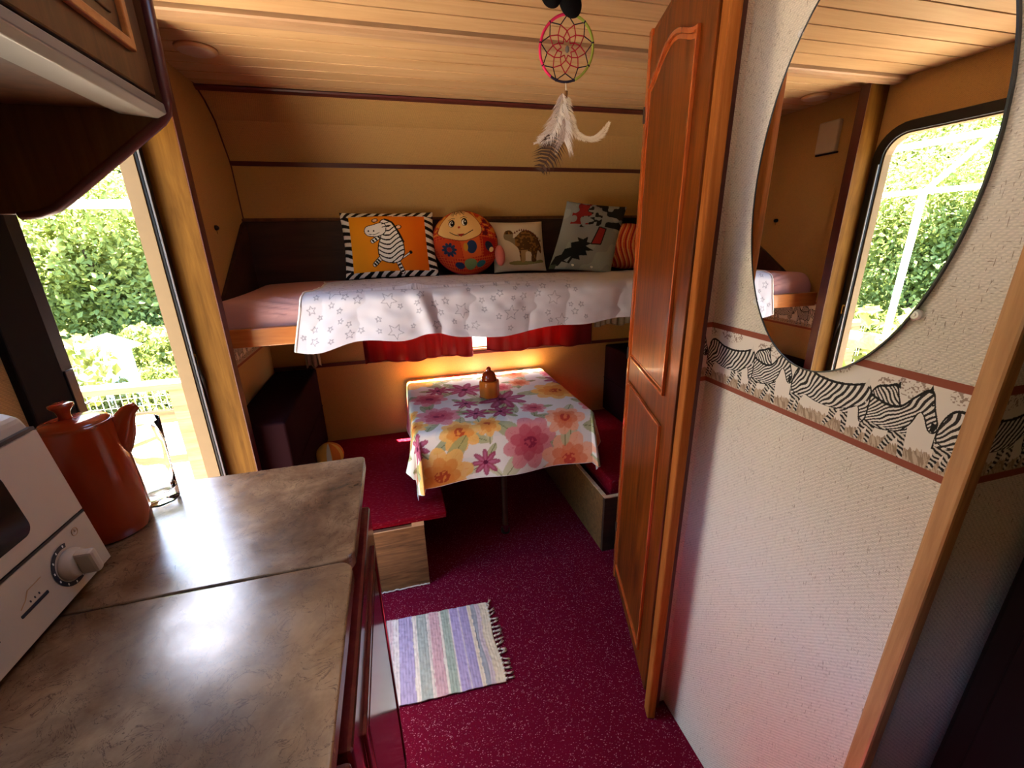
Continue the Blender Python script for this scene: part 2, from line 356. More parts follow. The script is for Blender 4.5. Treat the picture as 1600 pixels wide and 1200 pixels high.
def vnoise(x, y, seed=0):
    r = np.random.default_rng(seed); T = r.random((64, 64)); xi = np.floor(x).astype(int); yi = np.floor(y).astype(int); fx = x-xi; fy = y-yi
    fx = fx*fx*(3-2*fx); fy = fy*fy*(3-2*fy); g = lambda a, b: T[b % 64, a % 64]
    return (g(xi, yi)*(1-fx)+g(xi+1, yi)*fx)*(1-fy)+(g(xi, yi+1)*(1-fx)+g(xi+1, yi+1)*fx)*fy
INK = hexc('171210')

# ================================================================ THE SETTING
XL, XR, YB, YR, ZC = -0.63, 1.40, 2.345, -1.80, 1.965
def struct(o): o['kind'] = 'structure'; return o
struct(boxo('floor', XL-0.05, XR+0.05, YR-0.05, YB+0.1, -0.05, 0.0, 'carpet', bev=0))

# ceiling: planks across the caravan, a cover strip over the joint
HX0, HX1, HY0, HY1 = -0.10, 0.16, 0.56, 0.87     # unseen roof hatch, added so sun strikes the carpet and bounces red
ceil = struct(from_bm('ceiling', plate(B(), [[(XL-0.05, YR-0.05), (XR+0.05, YR-0.05), (XR+0.05, 2.14), (XL-0.05, 2.14)], [(HX0, HY0), (HX1, HY0), (HX1, HY1), (HX0, HY1)]], ZC+0.008, ZC+0.035, 'Z'), 'gap_dark'))
struct(from_bm('added_roof_hatch', ring(B(), rrect(HX0-0.025, HX1+0.025, HY0-0.025, HY1+0.025, 0.03), rrect(HX0+0.004, HX1-0.004, HY0+0.004, HY1-0.004, 0.02), ZC-0.008, ZC+0.045, 'Z'), 'ivory_plastic', bev=0.002))
pm = None; y = 1.465; ys = []
while y > YR: ys.append((y-0.0855, y)); y -= 0.0855
y = 1.536
while y < 2.07: ys.append((y, min(y+0.083, 2.085))); y += 0.083
for a, b in ys:
    if pm is None or abs((b-a)-0.0855) > 0.001:
        bm = prism(B(), [(0.0030, ZC+0.008), (0.0030, ZC+0.001), (0.0036, ZC), ((b-a)-0.0036, ZC), ((b-a)-0.0030, ZC+0.001), ((b-a)-0.0030, ZC+0.008)], XL, XR, 'X')
        o = from_bm('plank', bm, 'ceiling_wood', ceil)
        if pm is None: pm = o.data
    else:
        o = link('plank', pm, None, ceil)
    o.location = (0, a, 0)
    if b > HY0 and a < HY1:      # boards cut by the added roof hatch
        bpy.data.objects.remove(o)
        for xa, xb in ((XL, HX0), (HX1, XR)):
            p = from_bm('plank', prism(B(), [(0.0030, ZC+0.008), (0.0030, ZC+0.001), (0.0036, ZC), ((b-a)-0.0036, ZC), ((b-a)-0.0030, ZC+0.001), ((b-a)-0.0030, ZC+0.008)], xa, xb, 'X'), 'ceiling_wood', ceil); p.location = (0, a, 0)
bm = prism(B(), [(1.470, ZC+0.006), (1.470, ZC-0.008), (1.476, ZC-0.012), (1.482, ZC-0.006), (1.487, ZC-0.018), (1.516, ZC-0.018), (1.520, ZC-0.006), (1.526, ZC-0.012), (1.531, ZC-0.008), (1.531, ZC+0.006)], XL, XR, 'X')
struct(from_bm('trim_1', bm, 'band_wood'))
# back wall, with its bent upper panels and a window below the bunk
bw = [(2.085, 1.968), (2.16, 1.935), (2.235, 1.883), (2.325, 1.738), (2.336, 1.616), (2.345, 1.50), (2.345, 1.16)]
bm = B(); th = 0.035
out = [(y+th*0.9, z+th*0.9) for y, z in bw[:3]]+[(y+th, z) for y, z in bw[3:]]
prism(bm, bw+out[::-1], XL-0.04, XR+0.04, 'X')
wb = struct(from_bm('wall_back', bm, 'wallpaper_warm_bounce'))
WIN = (-0.14, 0.98, 0.815, 1.135)
bm = plate(B(), [[(XL-0.04, 0), (XR+0.04, 0), (XR+0.04, 1.16), (XL-0.04, 1.16)], [(WIN[0], WIN[2]), (WIN[1], WIN[2]), (WIN[1], WIN[3]), (WIN[0], WIN[3])]], YB, YB+0.018, 'Y')
o = from_bm('lower_panel', bm, 'wallpaper_warm_bounce', wb)
bm = ring(B(), rrect(WIN[0]-0.004, WIN[1]+0.004, WIN[2]-0.004, WIN[3]+0.004, 0.02), rrect(WIN[0]+0.02, WIN[1]-0.02, WIN[2]+0.012, WIN[3]-0.02, 0.03), YB-0.006, YB+0.022, 'Y')
w1 = struct(from_bm('window_1', bm, 'cream_metal'))
boxo('pane', WIN[0]+0.01, WIN[1]-0.01, YB+0.012, YB+0.015, WIN[2]+0.006, WIN[3]-0.01, 'window_pane', w1, bev=0)
boxo('window_sill', WIN[0]-0.01, WIN[1]+0.01, YB-0.010, YB+0.016, WIN[2]-0.008, WIN[2]+0.002, 'cream_metal', w1, bev=0.001)
bm = prism(B(), [(2.090, 1.960), (2.084, 1.966), (2.079, 1.961), (2.082, 1.955), (2.098, 1.948), (2.106, 1.953)], XL, XR, 'X'); struct(from_bm('trim_2', bm, 'dark_red_trim'))
bm = prism(B(), [(2.316, 1.7455), (2.329, 1.7455), (2.333, 1.7275), (2.321, 1.7275)], XL, XR, 'X'); struct(from_bm('trim_3', bm, 'dark_red_trim'))
struct(boxo('trim_4', XL, XR, YB-0.008, YB+0.004, 0.783, 0.801, 'dark_red_trim', bev=0.001))
sm = [(2.03, 1.975)]+bw[:6]
bm = tube(B(), [(XL+0.002, y, z-0.003) for y, z in sm], 0.0032, 6); struct(from_bm('trim_5', bm, 'dark_red_trim'))
# left wall with entry door opening and an unseen kitchen window, added to light the mirror wall
DO = (1.003, 1.490, 0.06, 1.765)
KW = (-0.62, 0.17, 1.06, 1.43)
bm = plate(B(), [[(YR-0.04, 0), (YB+0.06, 0), (YB+0.06, 1.99), (YR-0.04, 1.99)], rrect(DO[0], DO[1], DO[2], DO[3], (0.085, 0.085, 0.03, 0.03)), rrect(KW[0], KW[1], KW[2], KW[3], 0.04)], XL-0.028, XL, 'X')
wlft = struct(from_bm('wall_left', bm, 'wallpaper_warm_bounce'))
d1 = struct(from_bm('door_1', ring(B(), rrect(DO[0]-0.038, DO[1]+0.038, DO[2]-0.038, DO[3]+0.038, (0.12, 0.12, 0.05, 0.05)), rrect(DO[0], DO[1], DO[2], DO[3], (0.085, 0.085, 0.03, 0.03)), XL-0.002, XL+0.010, 'X'), 'black_rubber', bev=0.003))
from_bm('reveal', ring(B(), rrect(DO[0]-0.002, DO[1]+0.002, DO[2]-0.002, DO[3]+0.002, (0.085, 0.085, 0.03, 0.03)), rrect(DO[0]+0.006, DO[1]-0.006, DO[2]+0.006, DO[3]-0.006, (0.08, 0.08, 0.03, 0.03)), XL-0.034, XL+0.003, 'X'), 'reveal_tan', d1)
boxo('dark_panel', XL-0.001, XL+0.014, 0.872, 0.968, 0.0, 1.62, 'dark_cabinet', d1, bev=0.003)  # near-black panel added to darken the wall strip beside the doorway
sl = tube(B(), [(XL+0.011, DO[1]+0.006, 0.10), (XL+0.011, DO[1]+0.006, 1.66)], 0.0035, 6); from_bm('seal', sl, 'alu_grey', d1)
struct(from_bm('added_kitchen_window', ring(B(), rrect(KW[0]-0.02, KW[1]+0.02, KW[2]-0.02, KW[3]+0.02, 0.05), rrect(KW[0], KW[1], KW[2], KW[3], 0.04), XL-0.034, XL+0.008, 'X'), 'black_rubber'))
# rear wall behind the viewer
struct(boxo('wall_rear', XL-0.04, XR+0.04, YR-0.03, YR, 0, 1.99, 'wallpaper_warm_bounce', bev=0))
struct(boxo('wall_right', XR, XR+0.03, YR-0.04, YB+0.06, 0, 1.99, 'wallpaper_warm_bounce', bev=0))
# washroom box: the wall that carries the mirror, the narrow return by the wardrobe, the face behind the corner post
wm = struct(boxo('wall_washroom', 0.693, 0.718, 0.322, 0.83, 0, ZC+0.01, 'wallpaper_cream', bev=0))
ws = struct(boxo('wall_return', 0.646, 0.70, 0.812, 0.835, 0, ZC+0.01, 'wallpaper_cream', bev=0))
wf = struct(boxo('wall_washroom_front', 0.70, XR, 0.324, 0.345, 0, ZC+0.01, 'wallpaper_cream', bev=0))
struct(boxo('trim_6', 0.683, 0.709, 0.309, 0.3345, 0, ZC, 'corner_wood', bev=0.004))
struct(boxo('trim_7', XL-0.005, -0.530, 1.530, 1.566, 0, ZC-0.010, 'post_wood', bev=0.003))
struct(boxo('trim_8', -0.5315, -0.5285, 1.528, 1.568, 0, ZC-0.010, 'dark_red_trim', bev=0.001))

# ---- the zebra paper border, flat print on the walls
TU, TH = 0.228, 0.140
def zebra_tile():
    w, h = 420, 250; c = Cv(w, h, 1.0, 1.0, hexc('e0d6ca')); X, Y = c.x, c.y
    n = 0.6*vnoise(X*20, Y*3, 3)+0.4*vnoise(X*150+30*Y, Y*5, 13); n2 = vnoise(X*170+40*Y, Y*14, 4)
    g = (Y < 0.14+0.14*n) ; c.put(g, hexc('a8875f'), 0.65); c.put(g & (n2 > 0.55), hexc('6e5136'), 0.55)
    for cx, cy, rx, ry in ((0.30, 0.86, 0.13, 0.10), (0.83, 0.84, 0.10, 0.12), (0.68, 0.80, 0.06, 0.09), (0.06, 0.86, 0.05, 0.07)):
        m = c.inell(cx, cy, rx, ry) & (vnoise(X*110+cx*50, Y*62, 5) > 0.6); c.put(m, hexc('7d5b45'), 0.75)
    def zebra(body, legs, fr, tilt, bend):
        body = smooth_pts(body, 5)
        m = c.inpoly(body)
        for L in legs:
            mx_ = sum(p[0] for p in L)/len(L); m |= c.inpoly([(mx_+(p[0]-mx_)*1.35, p[1]) for p in L])
        s = np.sin(2*PI*(fr*(X+tilt*(Y-0.5)+bend*(Y-0.5)**2+0.035*vnoise(X*14, Y*8, 8))))
        leg = m & (Y < 0.34); sl = np.sin(2*PI*19*(Y+0.9*X+0.03*vnoise(X*40, Y*20, 6)))
        c.put(m, hexc('ded6cc')); c.put(m & (s > 0.02), hexc('2a2422')); c.put(leg, hexc('cfc5b8')); c.put(leg & (sl > 0.0), INK)
        edge = c.inline(body+[body[0]], 0.009); c.put(edge, INK)
        top = m & ~np.roll(m, -6, axis=0) & (Y > 0.4); c.put(top, INK)
    # head of the one behind, the walker with its head up, then the one in front
    zebra([(0.60, 0.66), (0.63, 0.76), (0.69, 0.80), (0.735, 0.83), (0.755, 0.74), (0.785, 0.60), (0.765, 0.555), (0.73, 0.60), (0.69, 0.60), (0.63, 0.56)], [], 38, 0.5, 0)
    c.poly([(0.735, 0.81), (0.750, 0.88), (0.760, 0.79)], INK)
    zebra([(0.565, 0.55), (0.585, 0.66), (0.64, 0.63), (0.72, 0.60), (0.79, 0.63), (0.85, 0.76), (0.905, 0.86), (0.935, 0.84), (0.960, 0.70), (1.000, 0.52), (0.985, 0.45), (0.955, 0.47), (0.915, 0.60), (0.885, 0.60), (0.86, 0.47), (0.81, 0.36), (0.73, 0.31), (0.65, 0.31), (0.595, 0.36)],
          [[(0.585, 0.40), (0.635, 0.36), (0.60, 0.22), (0.585, 0.10), (0.560, 0.10), (0.575, 0.24)], [(0.63, 0.38), (0.67, 0.34), (0.655, 0.20), (0.650, 0.09), (0.628, 0.09), (0.63, 0.22)],
           [(0.76, 0.38), (0.82, 0.38), (0.785, 0.22), (0.755, 0.08), (0.730, 0.09), (0.755, 0.24)], [(0.80, 0.40), (0.85, 0.42), (0.855, 0.24), (0.865, 0.07), (0.840, 0.07), (0.83, 0.22)]], 30, -0.75, 0.9)
    c.poly([(0.905, 0.83), (0.918, 0.92), (0.935, 0.83)], INK); c.poly([(0.965, 0.56), (1.0, 0.53), (0.985, 0.45), (0.965, 0.47)], INK)
    zebra([(0.008, 0.40), (0.012, 0.58), (0.05, 0.72), (0.11, 0.745), (0.22, 0.68), (0.36, 0.665), (0.48, 0.70), (0.555, 0.745), (0.590, 0.70), (0.600, 0.55), (0.598, 0.38), (0.580, 0.30), (0.560, 0.32), (0.535, 0.46), (0.47, 0.40), (0.36, 0.34), (0.24, 0.34), (0.13, 0.38), (0.06, 0.36)],
          [[(0.01, 0.46), (0.08, 0.40), (0.050, 0.24), (0.035, 0.10), (0.012, 0.10), (0.020, 0.24)], [(0.06, 0.44), (0.12, 0.40), (0.092, 0.26), (0.090, 0.12), (0.066, 0.12), (0.072, 0.26)],
           [(0.35, 0.40), (0.41, 0.40), (0.385, 0.24), (0.345, 0.10), (0.322, 0.11), (0.350, 0.24)], [(0.41, 0.42), (0.47, 0.42), (0.478, 0.26), (0.480, 0.10), (0.458, 0.10), (0.448, 0.24)]], 27, -0.45, 0.9)
    c.poly([(0.545, 0.72), (0.565, 0.82), (0.580, 0.72)], hexc('d6cdc2')); c.line([(0.01, 0.55), (-0.004, 0.40), (0.006, 0.30)], 0.012, INK)
    c.ell(0.578, 0.54, 0.006, 0.012, hexc('d6cdc2')); c.ell(0.945, 0.72, 0.006, 0.012, INK)
    band = hexc('8e4a36'); c.put(Y > 0.915, band); c.put(Y < 0.075, band)
    return c.a
ZT = zebra_tile()
def border(name, parent, origin, udir, length, z0, phase=0.0, res=420/TU/1.0, nrm=(0, 0, 0), off=0.0008, dens=1.0):
    nx = max(6, int(length*res*dens)); ny = int(250*dens*0.8)
    u = np.linspace(0, length, nx); v = np.linspace(0, 1, ny)
    iu = (((u/TU+phase) % 1.0)*(ZT.shape[1]-1)).astype(int); iv = (v*(ZT.shape[0]-1)).astype(int)
    C = ZT[iv][:, iu]; U, Vv = np.meshgrid(u, v*TH)
    P = np.array(origin)+np.array(nrm)*off+U[..., None]*np.array(udir)+np.array([0, 0, 1.0])*(Vv+z0)[..., None]
    return gridmesh(name, P, 'printed_paper', parent, C, smooth=False)
border('wallpaper_border', wm, (0.693, 0.812, 0), (0, -1, 0), 0.478, 1.072, 0.02, nrm=(-1, 0, 0))
border('wallpaper_border', ws, (0.6465, 0.812, 0), (1, 0, 0), 0.0465, 1.072, 0.816, nrm=(0, -1, 0))
border('wallpaper_border', wf, (0.709, 0.324, 0), (1, 0, 0), 0.40, 1.072, 0.15, nrm=(0, -1, 0), dens=0.6)
border('wallpaper_border', wlft, (XL, 1.568, 0), (0, 1, 0), 0.77, 0.935, 0.1, nrm=(1, 0, 0), dens=0.45)

# ================================================================ WARDROBE on the right
wr = thing('wardrobe', (0.635, 0.816, 0), 'tall reddish wooden wardrobe with an arched panel door beside the mirror wall', 'wardrobe', rot=(0, 0, math.atan2(0.572, 0.181)))
# local: x along the door away from the viewer, y towards the aisle, z up
def L(name, bm, mat, parent=None, bev=0.0, smooth=False): return from_bm(name, bm, mat, parent or wr, smooth, True, bev)
Z1 = 1.945
ud = L('door', box(B(), 0.036, 0.556, -0.020, 0.0, 0.012, Z1), 'wardrobe_wood', bev=0.002)
def archpts(x0, x1, zb, zt, rise, n=18):
    top = []
    for i in range(n+1):
        t = i/n; s = 0.5-0.5*math.cos(2*PI*t); s = s**0.8
        top.append((x1+(x0-x1)*t, zt+rise*s))
    return [(x0, zb), (x1, zb)]+top
def offs(pts, d):
    n = len(pts); o = []
    for i in range(n):
        a, b, c = Vector(pts[i-1]), Vector(pts[i]), Vector(pts[(i+1) % n])
        t = ((b-a).normalized()+(c-b).normalized()).normalized(); o.append((b.x-t.y*d, b.y+t.x*d))
    return o
def frame_rel(o): return [(p[0], p[1]) for p in o]
for nm, pts in (('upper', archpts(0.122, 0.520, 0.992, 1.815, 0.055)), ('lower', [(0.122, 0.080), (0.520, 0.080), (0.520, 0.905), (0.122, 0.905)])):
    i1 = offs(pts, 0.011); i2 = offs(pts, 0.022)
    bm = ring(B(), pts, i1, 0.0, 0.009, 'Y'); ring(bm, i1, i2, -0.002, 0.0035, 'Y')
    L('moulding', bm, 'moulding_wood', ud, bev=0.0015)
    L('panel', prism(B(), i2, -0.001, 0.0022, 'Y'), 'wardrobe_wood', ud)
bm = box(B(), 0.536, 0.562, -0.024, 0.004, 0.0, ZC); L('stile', bm, 'moulding_wood', bev=0.003)
L('gap_shade_strip', box(B(), -0.010, 0.036, -0.035, -0.012, 0.0, ZC), 'dark_red_trim', bev=0.001)  # dark strip, shade of the gap beside the door put into its colour
L('edge_strip', box(B(), -0.044, -0.006, -0.014, 0.010, 0.0, ZC), 'wardrobe_trim_wood', bev=0.004)
L('header', box(B(), 0.03, 0.56, -0.03, -0.004, Z1-0.005, ZC), 'wardrobe_wood', bev=0.002)
sp = from_bm('side_panel', box(B(), 0.822, 1.40, 1.345, 1.365, 0, ZC), 'wallpaper_warm_bounce', None)
sp.parent = wr; sp.matrix_parent_inverse = (Matrix.Translation(wr.location) @ Matrix.Rotation(wr.rotation_euler.z, 4, 'Z')).inverted()
for z in (0.25, 1.0, 1.75):
    L('hinge', lathe(B(), [(0, z-0.022), (0.0045, z-0.022), (0.0045, z+0.022), (0, z+0.022)], (0.553, 0.004, 0), 10), 'gap_dark')
# a tall dark locker further right
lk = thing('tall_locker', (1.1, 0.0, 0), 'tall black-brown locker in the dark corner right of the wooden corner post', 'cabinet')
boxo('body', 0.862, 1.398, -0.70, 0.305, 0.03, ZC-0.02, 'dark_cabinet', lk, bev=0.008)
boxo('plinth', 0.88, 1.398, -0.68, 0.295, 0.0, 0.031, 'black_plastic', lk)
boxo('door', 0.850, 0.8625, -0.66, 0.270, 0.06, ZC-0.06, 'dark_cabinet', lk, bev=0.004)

# ================================================================ MIRROR
mc = (0.561, 1.487); mrx, mrz = 0.175, 0.316
def ellp(s=0.0, n=96, wob=0.0): return [(mc[0]+(mrx+s+wob*math.sin(31*t))*math.cos(t), mc[1]+(mrz+s+wob*math.sin(31*t))*math.sin(t)) for t in (2*PI*i/n for i in range(n))]
mo = thing('wall_mirror', (0.693, mc[0], mc[1]-mrz), 'frameless oval mirror held by small clips on the papered wall', 'mirror')
from_bm('backing', prism(B(), ellp(-0.002), 0.6895, 0.6925, 'X'), 'black_plastic', mo)
from_bm('mirror_glass', prism(B(), ellp(0.0, 128), 0.6855, 0.6895, 'X'), 'mirror_silver', mo)
from_bm('bevelled_rim', ring(B(), ellp(0.0012, 128), ellp(-0.0012, 128), 0.6848, 0.6900, 'X'), 'black_plastic', mo)
for a in (44, 136, 218, 318):
    t = math.radians(a); yy = mc[0]+(mrx+0.004)*math.cos(t); zz = mc[1]+(mrz+0.004)*math.sin(t)
    bm = B(); lathe(bm, [(0, 0.0), (0.0075, 0.0), (0.0075, 0.004), (0.005, 0.0065), (0, 0.0065)], (0, 0, 0), 14)
    lathe(bm, [(0, 0.0066), (0.0026, 0.0066), (0.0020, 0.0080), (0, 0.0080)], (0, 0, 0), 10)
    bmesh.ops.rotate(bm, verts=bm.verts, cent=(0, 0, 0), matrix=Matrix.Rotation(-PI/2, 3, 'Y')); bmesh.ops.translate(bm, verts=bm.verts, vec=(0.6915, yy, zz))
    from_bm('mirror_clip', bm, 'clear_plastic', mo)

# ================================================================ KITCHEN
kc = thing('kitchen_cabinet', (-0.37, 0.1, 0), 'glossy cherry-red kitchen base cabinet under the marbled worktop', 'cabinet')
boxo('body', XL+0.001, -0.128, -0.60, 0.852, 0.0, 0.912, 'cherry', kc)
def cabdoor(y0, y1, z0, z1):
    d = boxo('door', -0.1275, -0.098, y0, y1, z0, z1, 'cherry', kc, bev=0.006)
    from_bm('panel_frame', ring(B(), [(y0+0.055, z0+0.06), (y1-0.055, z0+0.06), (y1-0.055, z1-0.06), (y0+0.055, z1-0.06)], [(y0+0.068, z0+0.073), (y1-0.068, z0+0.073), (y1-0.068, z1-0.073), (y0+0.068, z1-0.073)], -0.099, -0.0925, 'X'), 'cherry', d, bev=0.002)
    bm = box(B(), -0.0985, -0.0945, y0+0.09, y1-0.09, z0+0.095, z1-0.095); from_bm('panel', bm, 'cherry', d, bev=0.003)
cabdoor(0.36, 0.846, 0.075, 0.862); cabdoor(-0.15, 0.352, 0.075, 0.862)
boxo('plinth', XL+0.02, -0.15, -0.58, 0.84, 0.0005, 0.07, 'dark_cabinet', kc)
def lid(name, y0, y1, rs, label):
    bm = prism(B(), rrect(XL+0.002, -0.102, y0, y1, rs, 8), 0.913, 0.940)
    return props(from_bm(name, bm, 'laminate', bev=0.003, bseg=3), label, 'worktop')
lid('worktop', 0.5842, 0.9290, (0.012, 0.003, 0.003, 0.026), 'brown marbled worktop leaf at the far end of the counter, by the doorway')
lid('worktop', -0.60, 0.5825, (0.022, 0.003, 0.003, 0.003), 'brown marbled worktop leaf nearest the viewer, beside the white oven')

# overhead cabinet with its shaped end panel
oc = thing('overhead_cabinet', (-0.45, 0.35, 1.455), 'dark brown overhead locker with panelled doors above the counter', 'cabinet')
boxo('body', XL+0.001, -0.352, -0.35, 0.936, 1.612, ZC-0.012, 'cabinet_brown', oc)
prof = smooth_pts([(-0.330, 1.655), (-0.332, 1.617), (-0.352, 1.592)], 6, False)
prof = [(-0.628, ZC-0.013), (-0.322, ZC-0.013), (-0.328, 1.70), (-0.330, 1.650), (-0.331, 1.628), (-0.336, 1.612), (-0.346, 1.600), (-0.505, 1.482), (-0.528, 1.466), (-0.552, 1.457), (-0.580, 1.455), (-0.628, 1.455)]
ep = from_bm('end_panel', prism(B(), prof, 0.936, 0.952, 'Y'), 'cabinet_brown', oc)
pe = tube(B(), [(x, 0.9445, z) for x, z in prof[1:-1]], 0.0095, 8); from_bm('edge_band', pe, 'dark_red_trim', ep, True)
bm = prism(B(), [(-0.352, 1.622), (-0.332, 1.622), (-0.331, 1.607), (-0.345, 1.600), (-0.400, 1.605), (-0.400, 1.612), (-0.352, 1.612)], -0.35, 0.935, 'Y'); from_bm('lit_edge', bm, 'lit_edge_grey', oc, bev=0.002)  # lower front edge of the locker, light on it put into the paler colour
for y0, y1 in ((0.30, 0.925), (-0.34, 0.292)):
    d = boxo('door', -0.352, -0.336, y0, y1, 1.628, ZC-0.02, 'cabinet_brown', oc, bev=0.003)
    o4 = [(y0+0.05, 1.672), (y1-0.05, 1.672), (y1-0.05, ZC-0.05), (y0+0.05, ZC-0.05)]; i4 = [(y0+0.064, 1.686), (y1-0.064, 1.686), (y1-0.064, ZC-0.064), (y0+0.064, ZC-0.064)]
    from_bm('moulding', ring(B(), o4, i4, -0.337, -0.328, 'X'), 'rail_wood', d, bev=0.002)
    boxo('panel', -0.337, -0.3335, y0+0.085, y1-0.085, 1.705, ZC-0.085, 'cabinet_brown', d, bev=0.002)

# small white toaster oven
ov = thing('toaster_oven', (-0.545, 0.50, 0.940), 'small cream-white toaster oven with a round dial on the counter', 'oven')
rake = lambda z: -0.463-0.027*(z-0.948)/0.22
def ofront(y0, y1, z0, z1, d0, d1, name, mat, par=ov, bev=0.001, r=None):
    bm = B(); pts = rrect(y0, y1, z0, z1, r or 0.0008, 6); n = len(pts)
    a = [bm.verts.new((rake(z)+d0, y, z)) for y, z in pts]; b = [bm.verts.new((rake(z)+d1, y, z)) for y, z in pts]
    bm.faces.new(a[::-1]); bm.faces.new(b)
    for i in range(n): bm.faces.new((a[i], a[(i+1) % n], b[(i+1) % n], b[i]))
    return from_bm(name, bm, mat, par, bev=bev)
OY0, OY1 = 0.335, 0.686
prof = [(-0.626, 0.948), (-0.4665, 0.948), (rake(1.166)-0.003, 1.166), (-0.500, 1.188), (-0.515, 1.196), (-0.600, 1.196), (-0.626, 1.180)]
from_bm('body', prism(B(), prof, OY0, OY1, 'Y'), 'white_enamel', ov, bev=0.006, )
dr = ofront(OY0+0.002, OY1-0.002, 1.040, 1.168, -0.004, 0.0025, 'door', 'white_enamel', bev=0.003)
ofront(OY0+0.06, OY1-0.082, 1.060, 1.146, 0.0020, 0.0032, 'door_window', 'oven_glass', dr, 0.0005, r=0.014)
ofront(OY0+0.002, OY1-0.002, 1.0355, 1.0385, 0.0, 0.0026, 'door_gap', 'black_plastic', bev=0)
ofront(OY0+0.002, OY1-0.002, 1.169, 1.1735, -0.012, 0.0015, 'top_gap', 'black_plastic', bev=0)
cp = ofront(OY0+0.002, OY1-0.002, 0.951, 1.0345, -0.004, 0.0025, 'control_panel', 'white_enamel', bev=0.003)
ky, kz = 0.620, 0.992
xk = rake(kz)+0.0025
bm = B()
for i in range(28):
    a0 = math.radians(70+260*i/28); a1 = math.radians(70+260*(i+1)/28)
    q = [(ky+r*math.cos(a), kz+r*math.sin(a)) for a, r in ((a0, 0.0295), (a1, 0.0295), (a1, 0.0235), (a0, 0.0235))]
    bm.faces.new([bm.verts.new((rake(z)+0.0032, y, z)) for y, z in q])
from_bm('dial_scale', bm, 'print_ink', cp)
bm = B()
for i in range(9):
    a = math.radians(82+236*i/8); q = [(ky+0.0265*math.cos(a)+0.001*u, kz+0.0265*math.sin(a)+0.0016*w) for u, w in ((-1, -1), (1, -1), (1, 1), (-1, 1))]
    bm.faces.new([bm.verts.new((rake(z)+0.0036, y, z)) for y, z in q])
from_bm('dial_marks', bm, 'white_paint', cp)
bm = lathe(B(), [(0, 0), (0.0215, 0), (0.0215, 0.005), (0.0185, 0.012), (0.0165, 0.013), (0, 0.013)], (0, 0, 0), 28)
bmesh.ops.rotate(bm, verts=bm.verts, cent=(0, 0, 0), matrix=Matrix.Rotation(PI/2, 3, 'Y')); bmesh.ops.translate(bm, verts=bm.verts, vec=(xk, ky, kz))
kn = from_bm('knob', bm, 'white_enamel', ov, True, bev=0.001)
bm = box(B(), 0, 0.023, -0.0065, 0.0065, -0.0185, 0.0185); bmesh.ops.rotate(bm, verts=bm.verts, cent=(0, 0, 0), matrix=Matrix.Rotation(math.radians(8), 3, 'X')); bmesh.ops.translate(bm, verts=bm.verts, vec=(xk+0.010, ky, kz))
from_bm('grip', bm, 'white_enamel', kn, bev=0.004)
for y0 in (0.533, 0.458, 0.383):
    ofront(y0, y0+0.043, 0.9845, 0.9885, 0.0024, 0.0033, 'scale_bar', 'print_ink', cp, bev=0)
    bm = tube(B(), [(rake(0.995)+0.003, y0+0.004, 0.994), (rake(1.0)+0.003, y0+0.014, 0.999), (rake(1.004)+0.003, y0+0.022, 1.0075), (rake(1.004)+0.003, y0+0.044, 1.0085)], 0.0006, 4); from_bm('food_sign', bm, 'print_sepia', cp)
    for q in range(3): ofront(y0+0.018+q*0.007, y0+0.0195+q*0.007, 0.992, 0.995, 0.0024, 0.0031, 'tick_mark', 'print_ink', cp, bev=0)
bm = B(); tube(bm, [(rake(1.022)+0.003, 0.652+0.0055*math.cos(t), 1.022+0.0055*math.sin(t)) for t in (2*PI*i/20 for i in range(20))], 0.0005, 4, closed=True)
tube(bm, [(rake(1.022)+0.003, 0.652, 1.0255), (rake(1.022)+0.003, 0.652, 1.0220), (rake(1.022)+0.003, 0.6545, 1.0220)], 0.0005, 4); from_bm('clock_sign', bm, 'print_sepia', cp)
for fx, fy in ((-0.485, OY1-0.022), (-0.485, OY0+0.022), (-0.61, OY1-0.022), (-0.61, OY0+0.022)):
    from_bm('foot', lathe(B(), [(0, 0), (0.010, 0), (0.0115, 0.0085), (0, 0.0085)], (fx, fy, 0.9402), 14), 'white_enamel', ov, True)

# orange pitcher with lid
jx, jy, jz = -0.508, 0.782, 0.9402
pj = thing('ceramic_pitcher', (jx, jy, jz), 'glossy orange-red ceramic pitcher with a lid beside the oven', 'pitcher')
pr = [(0, 0.0), (0.050, 0.0), (0.0545, 0.004), (0.0560, 0.03), (0.0555, 0.08), (0.0530, 0.13), (0.0485, 0.170), (0.0455, 0.193), (0.0450, 0.199), (0.0425, 0.199), (0.0425, 0.190), (0, 0.190)]
from_bm('body', lathe(B(), pr, (0, 0, 0), 40), 'orange_glaze', pj, True, True)
bm = tube(B(), smooth_pts([(0.020, 0, 0.120), (0.044, 0, 0.160), (0.056, 0, 0.185), (0.066, 0, 0.200), (0.078, 0, 0.207)], 4, False), [0.026, 0.0255, 0.025, 0.024, 0.0225, 0.021, 0.0195, 0.018, 0.0165, 0.015, 0.0138, 0.0125, 0.0115, 0.010, 0.009, 0.0078, 0.0065], 14)
so = from_bm('spout', bm, 'orange_glaze', pj, True, True); so.rotation_euler = (0, 0, math.radians(28))
ld = from_bm('lid', lathe(B(), [(0, 0.190), (0.0435, 0.191), (0.0445, 0.197), (0.040, 0.2035), (0.022, 0.2085), (0, 0.2095)], (0, 0, 0), 36), 'orange_glaze', pj, True, True)
from_bm('lid_knob', lathe(B(), [(0, 0.208), (0.0085, 0.208), (0.0075, 0.214), (0.0095, 0.222), (0.0150, 0.229), (0.0150, 0.2325), (0.010, 0.2345), (0, 0.2345)], (-0.006, -0.004, 0), 20), 'orange_glaze', ld, True, True)
